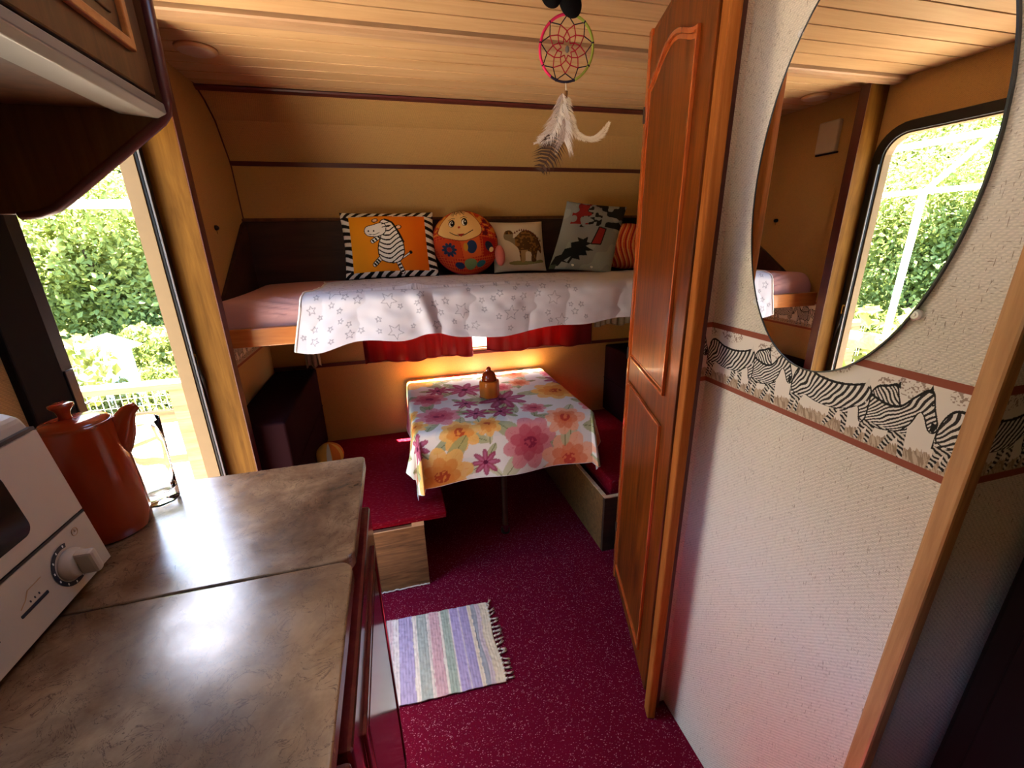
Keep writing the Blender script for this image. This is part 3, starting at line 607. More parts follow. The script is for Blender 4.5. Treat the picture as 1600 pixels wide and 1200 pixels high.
bm = tube(B(), smooth_pts([(-0.042, 0, 0.165), (-0.066, 0, 0.168), (-0.084, 0, 0.145), (-0.084, 0, 0.095), (-0.072, 0, 0.060), (-0.050, 0, 0.045)], 5, False), 0.0065, 10)
hd = from_bm('handle', bm, 'orange_glaze', pj, True, True); hd.rotation_euler = (0, 0, math.radians(28))
# drinking glass: faceted, heavy base
gl = thing('drinking_glass', (-0.468, 0.858, 0.9402), 'clear faceted drinking glass standing beside the orange pitcher', 'glass')
seg = 40
def facet(prof, k):
    bm = B(); R = []
    for r, z in prof: R.append([bm.verts.new((r*(1-k*(0.5+0.5*math.cos(8*2*PI*j/seg))*max(0, 1-z/0.15))*math.cos(2*PI*j/seg), r*(1-k*(0.5+0.5*math.cos(8*2*PI*j/seg))*max(0, 1-z/0.15))*math.sin(2*PI*j/seg), z)) for j in range(seg)])
    for A, Bq in zip(R, R[1:]):
        for j in range(seg): bm.faces.new((A[j], A[(j+1) % seg], Bq[(j+1) % seg], Bq[j]))
    bm.faces.new(R[0][::-1]); bm.faces.new(R[-1]); return bm
from_bm('tumbler', facet([(0.0255, 0.0), (0.0285, 0.003), (0.0290, 0.018), (0.0298, 0.06), (0.0315, 0.12), (0.0330, 0.1635), (0.0322, 0.1645), (0.0312, 0.1635), (0.0298, 0.12), (0.0280, 0.06), (0.0268, 0.026), (0.022, 0.0225)], 0.05), 'clear_glass', gl, True, True)

# ================================================================ BUNK
bk = thing('bunk_bed', (0.385, 1.66, 1.05), 'narrow upper bunk with an orange wooden rail and dark brown headboard across the back wall', 'bunk bed')
def skewrail():
    bm = box(B(), XL+0.002, 1.396, 1.655, 1.680, 1.057, 1.122)
    for v in bm.verts: v.co.z += 0.012*(v.co.x+0.6)/1.6
    return bm
from_bm('rail', skewrail(), 'rail_wood', bk, bev=0.004)
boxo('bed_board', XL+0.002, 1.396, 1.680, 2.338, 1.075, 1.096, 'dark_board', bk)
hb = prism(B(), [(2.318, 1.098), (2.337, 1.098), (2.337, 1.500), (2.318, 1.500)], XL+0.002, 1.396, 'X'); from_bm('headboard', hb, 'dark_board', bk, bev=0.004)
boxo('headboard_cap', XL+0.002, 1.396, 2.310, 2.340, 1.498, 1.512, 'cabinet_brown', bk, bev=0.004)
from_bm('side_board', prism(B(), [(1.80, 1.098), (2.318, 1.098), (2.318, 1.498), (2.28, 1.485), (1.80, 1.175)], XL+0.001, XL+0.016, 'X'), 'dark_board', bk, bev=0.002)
for x in (-0.55,):
    from_bm('bracket', prism(B(), [(2.335, 1.074), (2.335, 0.93), (2.300, 0.93), (1.80, 1.074)], x, x+0.018, 'X'), 'dark_board', bk)
# mattress under a pink sheet: rounded block, a little uneven
nx, ny = 150, 60
def mattress_h(x, y): return 1.222+0.006*np.sin(3.1*x+1)+0.004*np.sin(9*x+5*y)
prof_y = np.concatenate([np.full(8, 1.683), 1.683+0.0+0.05*(1-np.cos(np.linspace(0.05, PI/2, 14))), np.linspace(1.74, 2.30, 34), np.full(4, 2.308)])
prof_t = np.concatenate([np.linspace(0.0, 0.50, 8), 0.50+0.50*np.sin(np.linspace(0.05, PI/2, 14)), np.ones(34), np.linspace(0.9, 0, 4)])
xs = np.linspace(XL+0.018, 1.385, nx)
Xg, Yg = np.meshgrid(xs, prof_y); Tg = np.repeat(prof_t[:, None], nx, 1)
Hh = mattress_h(Xg, Yg); wr_ = 0.006*np.maximum(0, np.sin(60*Xg+38*Tg+20*(Yg-1.68)))**3*np.exp(-((Xg+0.42)/0.14)**2)*np.exp(-((Yg-1.70)/0.12)**2)
endr = np.clip((Xg-(XL+0.018))/0.05, 0, 1); endr = np.sqrt(np.clip(1-(1-endr)**2, 0, 1)); Zg = 1.098+(Hh-1.098)*Tg*(0.72+0.28*endr)+wr_
mt = thing('mattress', (0.385, 1.99, 1.0965), 'thin bunk mattress covered with a pink fitted sheet', 'mattress')
Pm = np.stack([Xg, Yg-wr_*0.5, Zg], -1)-np.array(mt.location)
gridmesh('fitted_sheet', Pm, 'pink_sheet', mt)
boxo('core', XL+0.03, 1.38, 1.70, 2.30, 1.0965, 1.19, 'white_cotton', mt)
# white blanket with stars lying over the mattress, hanging over the rail
nu, nv = 820, 330
bx0, bx1 = -0.345, 1.34
u = np.linspace(0, 1, nu); s = np.linspace(0, 1, nv); U, S = np.meshgrid(u, s)
Lf = 0.44   # flat depth; s=1 is the hem
hang = 0.155+0.035*np.exp(-((U-0.03)/0.06)**2)-0.015*np.cos(U*9)+0.006*np.sin(U*31)-0.035*np.exp(-((U-0.28)/0.045)**2)-0.02*np.clip((U-0.6)/0.4, 0, 1)
d = S*(Lf+0.05+hang)-Lf           # >0 past the bend
rb = 0.035; th_ = np.clip(d/rb, 0, PI/2)
Yb = np.where(d < 0, 1.676-d, 1.676-rb*np.sin(th_)); ztop = 1.222
Zb = np.where(d < 0, ztop+0.010, ztop+0.010-rb*(1-np.cos(th_))-np.clip(d-rb*PI/2, 0, None))
fold = 0.010*np.sin(U*26+3*S)*np.clip(S-0.3, 0, 1)+0.016*np.exp(-((U-0.165-0.12*S)/0.018)**2)*np.clip(S*1.6-0.5, 0, 1)+0.004*vnoise(U*40, S*22, 9)
Xb = bx0+(bx1-bx0)*U+0.03*np.sin(S*4.0)*(1-U)**6+0.05*(1-S)*(1-U)**8+0.012*vnoise(S*9, U*0+1, 2)*(1-U)**10
mh = 1.222+0.006*np.sin(3.1*Xb+1)-1.222
Zb = Zb+np.where(d < 0, np.abs(fold)*0.8+mh, 0.0); Yb = Yb-np.where(d > 0, np.abs(fold)*1.3, 0.0)
edge = np.clip((0.04-U)/0.04, 0, 1); Zb = Zb-0.004*edge
Yb = np.minimum(Yb, 2.30)
W_, H_ = (bx1-bx0), (Lf+0.05+0.155)
cv = Cv(nu, nv, W_, H_, hexc('c6c5cd')); grey = hexc('8a8994')
def star(cx, cy, r, w, rot, col):
    pts = [(cx+(r if i % 2 == 0 else r*0.45)*math.sin(rot+PI*i/5), cy+(r if i % 2 == 0 else r*0.45)*math.cos(rot+PI*i/5)) for i in range(10)]
    m = (cv.x > cx-r-0.01) & (cv.x < cx+r+0.01) & (cv.y > cy-r-0.01) & (cv.y < cy+r+0.01)
    cv.put(cv.inline(pts+[pts[0]], w), col, 0.85)
rr = random.Random(5)
pl = []
for i in range(2500):
    r = rr.choice((0.009, 0.010, 0.011, 0.012, 0.014, 0.015, 0.017, 0.030, 0.036)); x = rr.uniform(0.02, 1.12); y = rr.uniform(0.02, H_-0.02)
    if all((x-a)**2+(y-b)**2 > (r+c+0.006)**2 for a, b, c in pl): pl.append((x, y, r))
    if len(pl) > 210: break
for x, y, r in pl: star(x, y, r, 0.0026 if r > 0.02 else 0.0030, rr.uniform(0, 6), grey)
bl = thing('star_blanket', (0.5, 1.9, 1.2), 'white cotton blanket printed with outlined grey stars, hanging over the bunk rail', 'blanket')
Pb = np.stack([Xb, Yb, Zb], -1)-np.array(bl.location)
o = gridmesh('blanket_cloth', Pb, 'printed_cloth', bl, cv.a)
hem = [tuple(Pb[j, 0]) for j in range(0, nv, 4)]
from_bm('hem', tube(B(), hem, 0.004, 6), 'piping_white', bl, True, True)

# ---- cushions on the bunk
def cushion(name, w, h, t, loc, tilt, roll, yaw, label, cv, mat='printed_cloth', shear=0.0, pinch=0.045, power=2.6, round_=False, group='cushions on the bunk'):
    th = thing(name, loc, label, 'cushion', group); th.rotation_mode = 'YXZ'; th.rotation_euler = (math.radians(-tilt), math.radians(roll), math.radians(yaw))
    ny, nx = cv.a.shape[:2]; a = np.linspace(-1, 1, nx); b = np.linspace(-1, 1, ny); A, Bv = np.meshgrid(a, b)
    if round_:
        # square -> disc
        dx = A*np.sqrt(1-Bv*Bv/2); dz = Bv*np.sqrt(1-A*A/2); r2 = np.clip(dx*dx+dz*dz, 0, 1); T = t*np.sqrt(1-r2**1.6+1e-9)
        X = dx*w/2; Z = dz*h/2
    else:
        X = A*w/2*(1-pinch*(1-Bv**2)*np.abs(A)**3*1.0); Z = Bv*h/2*(1-pinch*(1-A**2)*np.abs(Bv)**3)
        T = t*(np.clip(1-np.abs(A)**power, 0, 1)*np.clip(1-np.abs(Bv)**power, 0, 1))**0.55
    T = T*(1+0.06*np.sin(7*A+3*Bv))
    X = X+shear*(Z+h/2); Zs = Z+h/2
    F = np.stack([X, -T, Zs], -1); K = np.stack([X, T*0.8, Zs], -1)
    o = gridmesh('cover', F, mat, th, cv.a, extra=K)
    return th, F
ZB = 1.235
# 1. cartoon zebra
cv = Cv(200, 180, 490, 350, hexc('e8e4dd'))    # y up, crop units
X, Y = cv.x, cv.y
st = np.sin(0.16*(Y+0.22*X)+2.2*vnoise(X/55, Y/55, 6)+1.5*np.sin(X/60)); cv.put(st > 0.05, INK)
tb = (Y < 30) | (Y > 318); st2 = np.sin(0.12*(X-1.2*Y)+2.0*vnoise(X/45, Y/40, 7)); cv.put(tb, hexc('e8e4dd')); cv.put(tb & (st2 > 0.0), INK)
m = (X > 42) & (X < 440) & (Y > 24) & (Y < 316)
g = np.clip((X-60)/330, 0, 1)[..., None]; oc_ = np.array(hexc('f0a01c'))*(1-g)+np.array(hexc('e46a0c'))*g; cv.a[m] = oc_[m]
def flip(p): return [(x-55, 350-(y-150)) for x, y in p]
WHT = hexc('f2efe8')
body = smooth_pts(flip([(255, 300), (240, 340), (236, 385), (252, 420), (300, 435), (345, 425), (368, 385), (366, 330), (345, 280), (318, 225), (290, 205), (262, 215), (256, 255)]), 5)
for a, b in (((330, 425), (352, 480)), ((245, 410), (212, 442)), ((262, 290), (212, 322))):
    p = flip([a, b]); cv.line(p, 24, INK); cv.line(p, 17, WHT)
    for t in (0.35, 0.65, 0.95):
        q = (p[0][0]+(p[1][0]-p[0][0])*t, p[0][1]+(p[1][1]-p[0][1])*t); cv.ell(q[0], q[1], 9, 5, INK, math.atan2(p[1][1]-p[0][1], p[1][0]-p[0][0])+PI/2)
p = flip([(360, 410), (385, 395), (402, 384)]); cv.line(p, 12, INK); cv.line(p, 6, WHT); cv.ell(*p[-1], 8, 9, INK)
mb = cv.inpoly(body); cv.put(mb, WHT); s = np.sin(0.27*(Y-0.25*np.abs(X-245)+14*np.sin(X/28))); cv.put(mb & (s > 0.55) & (Y < 262), INK); cv.line(body+[body[0]], 5, INK)
cv.line(flip([(285, 205), (320, 225), (348, 280), (368, 330)]), 11, INK)
hd_ = smooth_pts(flip([(175, 270), (185, 245), (220, 235), (262, 225), (285, 240), (278, 280), (235, 298), (190, 293)]), 5); cv.poly(hd_, WHT); cv.line(hd_+[hd_[0]], 4, INK)
for e in ((232, 210), (350, 250)):
    q = flip([e])[0]; cv.ell(*q, 17, 12, INK, 0.3); cv.ell(*q, 12, 8, hexc('f0c8a0'), 0.3)
for e in ((195, 268), (222, 268)): q = flip([e])[0]; cv.ell(*q, 4, 5, INK)
cv.line(flip([(195, 285), (225, 288), (250, 278)]), 3, INK)
for yy in (232, 250): cv.line(flip([(268, yy), (300, yy-8)]), 5, INK)
th, F = cushion('zebra_cushion', 0.430, 0.315, 0.055, (0.008, 2.165, ZB), 20, 0, 0, 'square orange cushion with a dancing cartoon zebra and zebra-striped border', cv)
# 2. round doll-face cushion
cv = Cv(180, 180, 360, 345, hexc('b3241c')); X, Y = cv.x, cv.y
f2 = lambda p: [(x-502, 345-(y-125)) for x, y in p]
ck = (np.sin(X*0.42) > 0.6) | (np.sin(Y*0.42) > 0.6); cv.put(ck, hexc('d9632a'), 0.7)
n = vnoise(X/16, Y/16, 21); cv.put((n > 0.66) & (Y > 190), hexc('d98a30')); cv.put((n < 0.3) & (Y > 190), hexc('6a1420'))
cv.poly(f2([(640, 290), (745, 285), (755, 395), (650, 405)]), hexc('d8602a')); cv.poly(f2([(760, 290), (840, 300), (835, 390), (770, 400)]), hexc('a8201c'))
cv.poly(f2([(505, 310), (560, 300), (640, 320), (645, 400), (560, 420), (520, 390)]), hexc('c8431f'))
q = f2([(577, 362)])[0]
for i in range(10): cv.ell(q[0]+26*math.cos(i*PI/5), q[1]+26*math.sin(i*PI/5), 14, 8, hexc('22304f'), i*PI/5)
cv.ell(*q, 12, 12, hexc('8e2020'))
cv.ell(*f2([(700, 345)])[0], 28, 34, hexc('233458')); cv.ell(*f2([(668, 345)])[0], 12, 22, hexc('c98f2c')); cv.ell(*f2([(800, 345)])[0], 22, 32, hexc('24304a'), 0.5); cv.ell(*f2([(815, 365)])[0], 14, 16, hexc('e8d39a')); cv.ell(*f2([(690, 430)])[0], 40, 26, hexc('6e8a5a')); cv.ell(*f2([(620, 440)])[0], 30, 16, hexc('233458')); cv.ell(*f2([(760, 435)])[0], 30, 16, hexc('2f6a72'))
face = smooth_pts(f2([(530, 245), (548, 185), (590, 145), (650, 135), (710, 148), (752, 190), (768, 245), (745, 285), (690, 308), (630, 310), (565, 295), (535, 268)]), 5)
cv.poly(face, hexc('ecc07c')); cv.line(face+[face[0]], 4, hexc('8a3a20'))
for ex in (603, 674):
    q = f2([(ex, 213)])[0]; cv.ell(*q, 17, 22, INK); cv.ell(q[0]-2, q[1]-3, 12, 16, hexc('f4efe6')); cv.ell(q[0]+2, q[1]-3, 9, 14, INK); cv.ell(q[0]+4, q[1]+3, 3, 4, WHT)
    cv.line(f2([(ex-20, 190), (ex, 182), (ex+18, 188)]), 3, INK)
cv.ell(*f2([(642, 240)])[0], 7, 6, hexc('c0492c')); cv.line(smooth_pts(f2([(592, 265), (625, 282), (665, 282), (715, 258)]), 5, False), 4, INK); cv.poly(f2([(630, 275), (668, 275), (650, 290)]), hexc('a02820'))
for i in range(13): cv.line(f2([(640+(i-6)*4, 132), (640+(i-6)*7.5, 158+(i % 3)*6)]), 3, hexc('3a1c10'))
th, F = cushion('doll_cushion', 0.330, 0.318, 0.075, (0.372, 2.185, ZB), 20, 0, 0, 'round red patchwork cushion with a smiling doll face', cv, round_=True)
bm = ball(B(), (0.158, -0.05, 0.075), (0.026, 0.022, 0.052), 16, 10); from_bm('stuffed_hand', bm, 'pink_ear', th, True, True)
bm = B(); tube(bm, [(0.163*math.cos(t), 0, 0.159+0.157*math.sin(t)) for t in (2*PI*i/60 for i in range(60))], 0.004, 6, closed=True); from_bm('piping', bm, 'thread_red', th, True, True)
# 3. dinosaur
cv = Cv(150, 150, 265, 265, hexc('d8cdb8')); X, Y = cv.x, cv.y
f3 = lambda p: [(x-810, 265-(y-170)) for x, y in p]
bw_ = hexc('5b3d22'); tan = hexc('a88a5e')
cv.poly(smooth_pts(f3([(880, 395), (930, 388), (1000, 392), (1045, 382), (1055, 395), (980, 408), (900, 408)]), 4), hexc('8c8a58'))
dino = smooth_pts(f3([(862, 262), (872, 235), (895, 228), (910, 245), (908, 270), (925, 262), (955, 235), (995, 232), (1030, 262), (1050, 310), (1048, 350), (1030, 335), (1018, 370), (1015, 392), (992, 392), (990, 350), (965, 345), (960, 390), (938, 390), (930, 330), (905, 300), (885, 285), (868, 278)]), 5)
md = cv.inpoly(dino); cv.put(md, bw_); cv.put(md & (vnoise(X/9, Y/9, 31) > 0.62), hexc('8f6434')); cv.put(md & (Y < 100) & (X > 130) & (X < 165), tan); cv.put(md & (X < 105) & (Y < 185), hexc('8a7a60'))
for i in range(12):
    t = i/11; q = f3([(918+130*t, 258-34*math.sin(PI*(0.15+0.8*t))+30*t*t)])[0]; cv.poly([(q[0]-5, q[1]-4), (q[0]+5, q[1]-4), (q[0]+2, q[1]+9)], hexc('6e2f1c'))
cv.ell(*f3([(882, 243)])[0], 3, 3, INK)
cushion('dinosaur_cushion', 0.285, 0.262, 0.05, (0.655, 2.225, ZB), 18, 0, 0, 'small cream cushion with a brown spotted dinosaur', cv)
# 4. pale grey-blue cushion with dark ink shapes
cv = Cv(170, 190, 330, 370, hexc('8c9296')); X, Y = cv.x, cv.y
n = vnoise(X/60, Y/60, 41); cv.put(n > 0.55, hexc('989fa3')); dk = hexc('1d2022')
cv.poly([(0, 20), (12, 62), (40, 70), (48, 98), (78, 104), (70, 128), (108, 138), (96, 158), (128, 150), (150, 166), (152, 138), (178, 132), (150, 118), (196, 96), (158, 92), (172, 70), (130, 66), (140, 44), (100, 50), (92, 24), (52, 34), (40, 12)], dk)
cv.poly([(60, 40), (90, 60), (80, 30)], hexc('8e9aa0'))
cv.put((vnoise(X/30, Y/30, 45) > 0.45) & (Y > 225) & (X > 175), dk); cv.put((vnoise(X/14, Y/14, 46) > 0.62) & (Y > 215) & (X > 90) & (X < 200), dk); cv.put((vnoise(X/26+9, Y/26, 47) > 0.6) & (Y > 230) & (X > 40) & (X < 160), hexc('8a2426'))
cv.put(c_ := cv.inpoly([(175, 130), (225, 130), (235, 215), (195, 220)]), hexc('a02e30')); cv.line([(175, 130), (225, 130), (235, 215), (195, 220), (175, 130)], 6, dk)
cv.put((X < 30) & (Y < 20), hexc('3f4a40'))
th, F = cushion('grey_cushion', 0.330, 0.372, 0.05, (0.928, 2.085, ZB), 24, 6, -4, 'pale grey-blue cushion with dark ink shapes, leaning askew near the wardrobe', cv, shear=0.27)
for bxp in (-0.055, 0.045):
    ii = np.argmin((F[:, :, 0]-bxp-0.01)**2+(F[:, :, 2]-0.022)**2); p = F.reshape(-1, 3)[ii]
    bm = lathe(B(), [(0, -0.001), (0.0075, -0.001), (0.0075, 0.0015), (0.005, 0.0025), (0, 0.0025)], (0, 0, 0), 14); bmesh.ops.rotate(bm, verts=bm.verts, cent=(0, 0, 0), matrix=Matrix.Rotation(PI/2, 3, 'X')); bmesh.ops.translate(bm, verts=bm.verts, vec=p)
    from_bm('button', bm, 'white_paint', th, True, True)
# 5. striped round cushion
cv = Cv(140, 140, 1, 1, hexc('c8402e')); X, Y = cv.x, cv.y
rad = np.hypot(X-1.05, (Y-0.45)*0.8); s = (rad*13) % 1.0
cv.put(s < 0.30, hexc('d99a62')); cv.put((s > 0.45) & (s < 0.62), hexc('8c1c2a')); cv.put((s > 0.75) & (s < 0.85), hexc('e07a3a'))
cushion('striped_cushion', 0.36, 0.235, 0.085, (1.235, 2.15, ZB), 14, 0, -8, 'plump red and orange curved-stripe cushion half hidden behind the wardrobe', cv, round_=True)

# ================================================================ DINETTE
bn = thing('bench', (-0.30, 1.92, 0), 'left bench with a wood-grain front panel and open top slot below the red seat', 'bench')
boxo('front_panel', -0.40, 0.021, 1.519, 1.535, 0.004, 0.300, 'bench_wood', bn, bev=0.002)
from_bm('edge_strip', box(box(B(), -0.40, 0.0215, 1.5185, 1.5355, 0.300, 0.305), -0.028, 0.0212, 1.519, 1.550, 0.305, 0.334), 'raw_wood', bn, bev=0.001)
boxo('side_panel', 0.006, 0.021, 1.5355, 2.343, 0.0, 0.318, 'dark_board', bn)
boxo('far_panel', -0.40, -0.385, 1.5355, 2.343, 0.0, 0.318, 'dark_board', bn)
boxo('slat', -0.625, 0.02, 1.60, 1.64, 0.3185, 0.3335, 'dark_board', bn); boxo('slat', -0.625, 0.02, 2.27, 2.31, 0.3185, 0.3335, 'dark_board', bn)
bm = B(); rr = random.Random(3)
pts = [(-0.40+0.42*i/60, 1.517+rr.uniform(-0.002, 0.002), 0.004+rr.uniform(0, 0.004)) for i in range(61)]
tube(bm, pts, 0.003, 5); from_bm('carpet_fray', bm, 'tassel_cotton', bn)
def padded(name, x0, x1, y0, y1, z0, z1, mat, label, cat, par=None, rot=None, seam=True):
    t = thing(name, ((x0+x1)/2, (y0+y1)/2, z0), label, cat)
    bm = box(B(), x0, x1, y0, y1, z0, z1); bmesh.ops.subdivide_edges(bm, edges=bm.edges, cuts=6, use_grid_fill=True)
    cx, cy = (x0+x1)/2, (y0+y1)/2
    for v in bm.verts:
        if v.co.z > z1-1e-5: v.co.z += 0.010*(1-((v.co.x-cx)/(x1-x0)*2)**2)*(1-((v.co.y-cy)/(y1-y0)*2)**2)
    o = from_bm('cover', bm, mat, t, True, bev=min(0.010, (z1-z0)*0.35), bseg=3)
    if seam:
        zz = (z0+z1)/2; from_bm('seam_piping', tube(B(), [(x, y, zz) for x, y in rrect(x0-0.0005, x1+0.0005, y0-0.0005, y1+0.0005, 0.01, 4)], 0.0025, 6, closed=True), mat, t, True)
    if rot: t.rotation_euler = rot
    return t
padded('seat_cushion', -0.625, 0.112, 1.497, 2.335, 0.3345, 0.362, 'seat_fabric', 'dark red speckled seat pad on the left bench by the counter', 'seat cushion')
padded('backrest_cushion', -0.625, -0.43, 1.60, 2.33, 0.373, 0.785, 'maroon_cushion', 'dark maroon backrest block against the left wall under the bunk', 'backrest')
rn = thing('bench', (1.1, 1.92, 0), 'right bench box with wood-grain side and pale top rim beside the wardrobe', 'bench')
boxo('side_panel', 0.817, 0.832, 1.505, 2.343, 0.0, 0.288, 'bench_wood', rn, bev=0.001)
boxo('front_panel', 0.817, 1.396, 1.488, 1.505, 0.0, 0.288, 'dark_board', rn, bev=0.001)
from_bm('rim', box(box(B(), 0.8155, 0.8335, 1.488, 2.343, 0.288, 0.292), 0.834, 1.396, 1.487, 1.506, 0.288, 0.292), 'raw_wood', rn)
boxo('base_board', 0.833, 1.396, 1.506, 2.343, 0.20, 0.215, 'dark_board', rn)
padded('seat_cushion', 0.865, 1.392, 1.53, 2.335, 0.2155, 0.345, 'seat_fabric', 'dark red seat pad sunk in the right bench beside the wardrobe', 'seat cushion')
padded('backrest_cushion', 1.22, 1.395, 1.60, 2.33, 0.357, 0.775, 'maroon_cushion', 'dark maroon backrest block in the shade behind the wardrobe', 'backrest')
# plush ball on the left seat
pb = thing('plush_ball', (-0.375, 2.0, 0.372), 'small yellow and orange plush ball sitting at the end of the left seat', 'toy')
from_bm('ball_body', ball(B(), (0, 0, 0.066), 0.062, 24, 16), 'plush_yellow', pb, True, True)
bm = B()
for a0, mt_ in ((-2.2, None),):
    pass
def wedge(a0, a1, mat, name):
    bm = B(); n = 10; V = []
    for i in range(n+1):
        p = -1.45+2.9*i/n; row = []
        for j in range(7):
            a = a0+(a1-a0)*j/6; r = 0.0632; row.append(bm.verts.new((r*math.cos(p)*math.cos(a), r*math.cos(p)*math.sin(a), 0.066+r*math.sin(p))))
        V.append(row)
    for i in range(n):
        for j in range(6): bm.faces.new((V[i][j], V[i][j+1], V[i+1][j+1], V[i+1][j]))
    return from_bm(name, bm, mat, pb, True, True)
wedge(-1.25, -0.6, 'plush_orange', 'petal'); wedge(-1.65, -1.3, 'plush_pale', 'petal'); wedge(-0.2, 0.6, 'plush_orange', 'petal'); wedge(1.6, 2.4, 'plush_orange', 'petal')
# table
tb = thing('dinette_table', (0.41, 1.98, 0), 'small dinette table on a single leg under the flowered cloth', 'table')
from_bm('table_top', prism(B(), rrect(0.022, 0.800, 1.600, 2.330, 0.03), 0.640, 0.664), 'bench_wood', tb, bev=0.003)
from_bm('leg', lathe(B(), [(0, 0.0), (0.022, 0.0), (0.022, 0.02), (0.014, 0.03), (0.014, 0.60), (0.03, 0.64), (0, 0.64)], (0.42, 1.763, 0), 16), 'dark_board', tb, True)
from_bm('leg_cap', lathe(B(), [(0, 0.0005), (0.010, 0.0005), (0.0155, 0.012), (0.0155, 0.045), (0.0145, 0.05)], (0.42, 1.755, 0), 16), 'chrome', tb, True)
# flowered cloth: flat on the top, hanging with a cone at each free corner
x0, x1, y0, y1 = 0.016, 0.806, 1.594, 2.336; zt = 0.6665
ovL, ovR, ovF = 0.165, 0.15, 0.225
nx, ny = 300, 260
cx = np.linspace(x0-ovL, x1+ovR, nx); cy = np.linspace(y0-ovF, y1, ny); CX, CY = np.meshgrid(cx, cy)
nxp = np.clip(CX, x0+0.02, x1-0.02); nyp = np.clip(CY, y0+0.02, y1)
ddx, ddy = CX-nxp, CY-nyp; dd = np.hypot(ddx, ddy)+1e-9; ux, uy = ddx/dd, ddy/dd
rb = 0.02; hang = np.clip(dd-rb*PI/2, 0, None); ang = np.clip(dd/rb, 0, PI/2)
side = (np.abs(ddx) > 1e-6) & (np.abs(ddy) > 1e-6)
al = np.arctan2(uy, ux)
rip = np.where(side, 0.30*np.cos(4*al), 0.0)*0.4
rip = rip+0.055*np.sin(CX*17+0.6)*(np.abs(uy) > 0.5)+0.05*np.sin(CY*19)*(np.abs(ux) > 0.5)
outw = rb*np.sin(ang)+hang*(0.10+rip)
outw = np.where(side, outw+hang*0.10, outw)
PX = nxp+ux*outw; PY = nyp+uy*outw; PZ = zt+0.0012-rb*(1-np.cos(ang))-hang*0.97
flat = dd < 0.004; wob = 0.0022*vnoise(CX*9, CY*9, 12)+0.0018*np.exp(-((CX-0.42)/0.006)**2)+0.0018*np.exp(-((CY-1.98)/0.006)**2); PZ = PZ+np.where(dd < 0.02, wob, 0)
PY = np.minimum(PY, 2.337); PX = np.where(PX < 0.016-0.13, 0.016-0.13, PX)
W_, H_ = x1+ovR-x0+ovL, y1-y0+ovF
cv = Cv(nx, ny, W_, H_, hexc('e4dfd2')); X, Y = cv.x, cv.y
n = vnoise(X*14, Y*14, 51); cv.put(n > 0.62, hexc('d5d8cc'), 0.6)
rr = random.Random(11)
def leaf(x, y, l, a, c):
    cv.ell(x+0.5*l*math.cos(a), y+0.5*l*math.sin(a), l*0.5, l*0.17, c, a, 0.8); cv.line([(x, y), (x+l*math.cos(a), y+l*math.sin(a))], 0.003, hexc('6d7445'))
def flower(x, y, r, kind):
    cols = {'pink': ('d98a8c', 'c4505f', '8e2442'), 'orange': ('eebb62', 'e2913c', 'b8441f'), 'wine': ('c06a86', '9c2f55', '5e1636'), 'peach': ('efb08a', 'e07a4c', 'c03a2c')}[kind]
    c0, c1, c2 = [hexc(q) for q in cols]; a0 = rr.uniform(0, 6)
    for i in range(3): leaf(x, y, r*1.6, a0+2.1*i+rr.uniform(-.4, .4), hexc(rr.choice(('a3a86a', '8f9860', 'c0bf8c'))))
    if kind == 'wine':
        for i in range(8):
            a = a0+i*PI/4; cv.ell(x+0.58*r*math.cos(a), y+0.58*r*math.sin(a), 0.48*r, 0.20*r, c1, a, 0.9); cv.ell(x+0.50*r*math.cos(a), y+0.50*r*math.sin(a), 0.36*r, 0.07*r, c0, a, 0.7)
        cv.ell(x, y, 0.17*r, 0.17*r, c2)
    else:
        for ring_, (k, m, c, al_) in enumerate(((8, 0.62, c0, 0.9), (7, 0.45, c0, 0.6), (7, 0.40, c1, 0.75), (5, 0.2, c1, 0.9))):
            for i in range(k):
                a = a0+ring_*0.4+i*2*PI/k; q = r*m*(1+rr.uniform(-.12, .12)); cv.ell(x+q*math.cos(a), y+q*math.sin(a), r*(0.42-ring_*0.07), r*(0.30-ring_*0.04), c, a, al_)
                cv.line([(x+q*0.5*math.cos(a), y+q*0.5*math.sin(a)), (x+(q+0.3*r)*math.cos(a), y+(q+0.3*r)*math.sin(a))], 0.0022, c1, 0.45)
        mm = cv.inell(x, y, 0.26*r, 0.22*r) & (vnoise(X*120, Y*120, 55) > 0.4); cv.put(mm, c2, 0.9)
done = []
kinds = ['wine', 'pink', 'orange', 'peach', 'orange', 'pink', 'wine', 'peach']
for i in range(700):
    r = rr.choice((0.115, 0.10, 0.085, 0.06, 0.125)); x = rr.uniform(0, W_); y = rr.uniform(0, H_)
    if all((x-a)**2+(y-b)**2 > ((r+c)*0.84)**2 for a, b, c in done): done.append((x, y, r)); flower(x, y, r, kinds[len(done) % 8])
tc = thing('tablecloth', (0.41, 1.97, 0.664), 'white tablecloth with large pink, orange and wine-red flowers draped over the small table', 'tablecloth')
o = gridmesh('cloth', np.stack([PX, PY, PZ], -1)-np.array(tc.location), 'printed_cloth', tc, cv.a); m = o.modifiers.new('thick', 'SOLIDIFY'); m.thickness = 0.0015; m.offset = 0.5
ho = np.concatenate([np.stack([PX, PY, PZ], -1)[::4, 0][::-1], np.stack([PX, PY, PZ], -1)[0, ::4], np.stack([PX, PY, PZ], -1)[::4, -1]])-np.array(tc.location)
from_bm('hem', tube(B(), [tuple(p) for p in ho], 0.0018, 5), 'piping_white', tc, True, True)
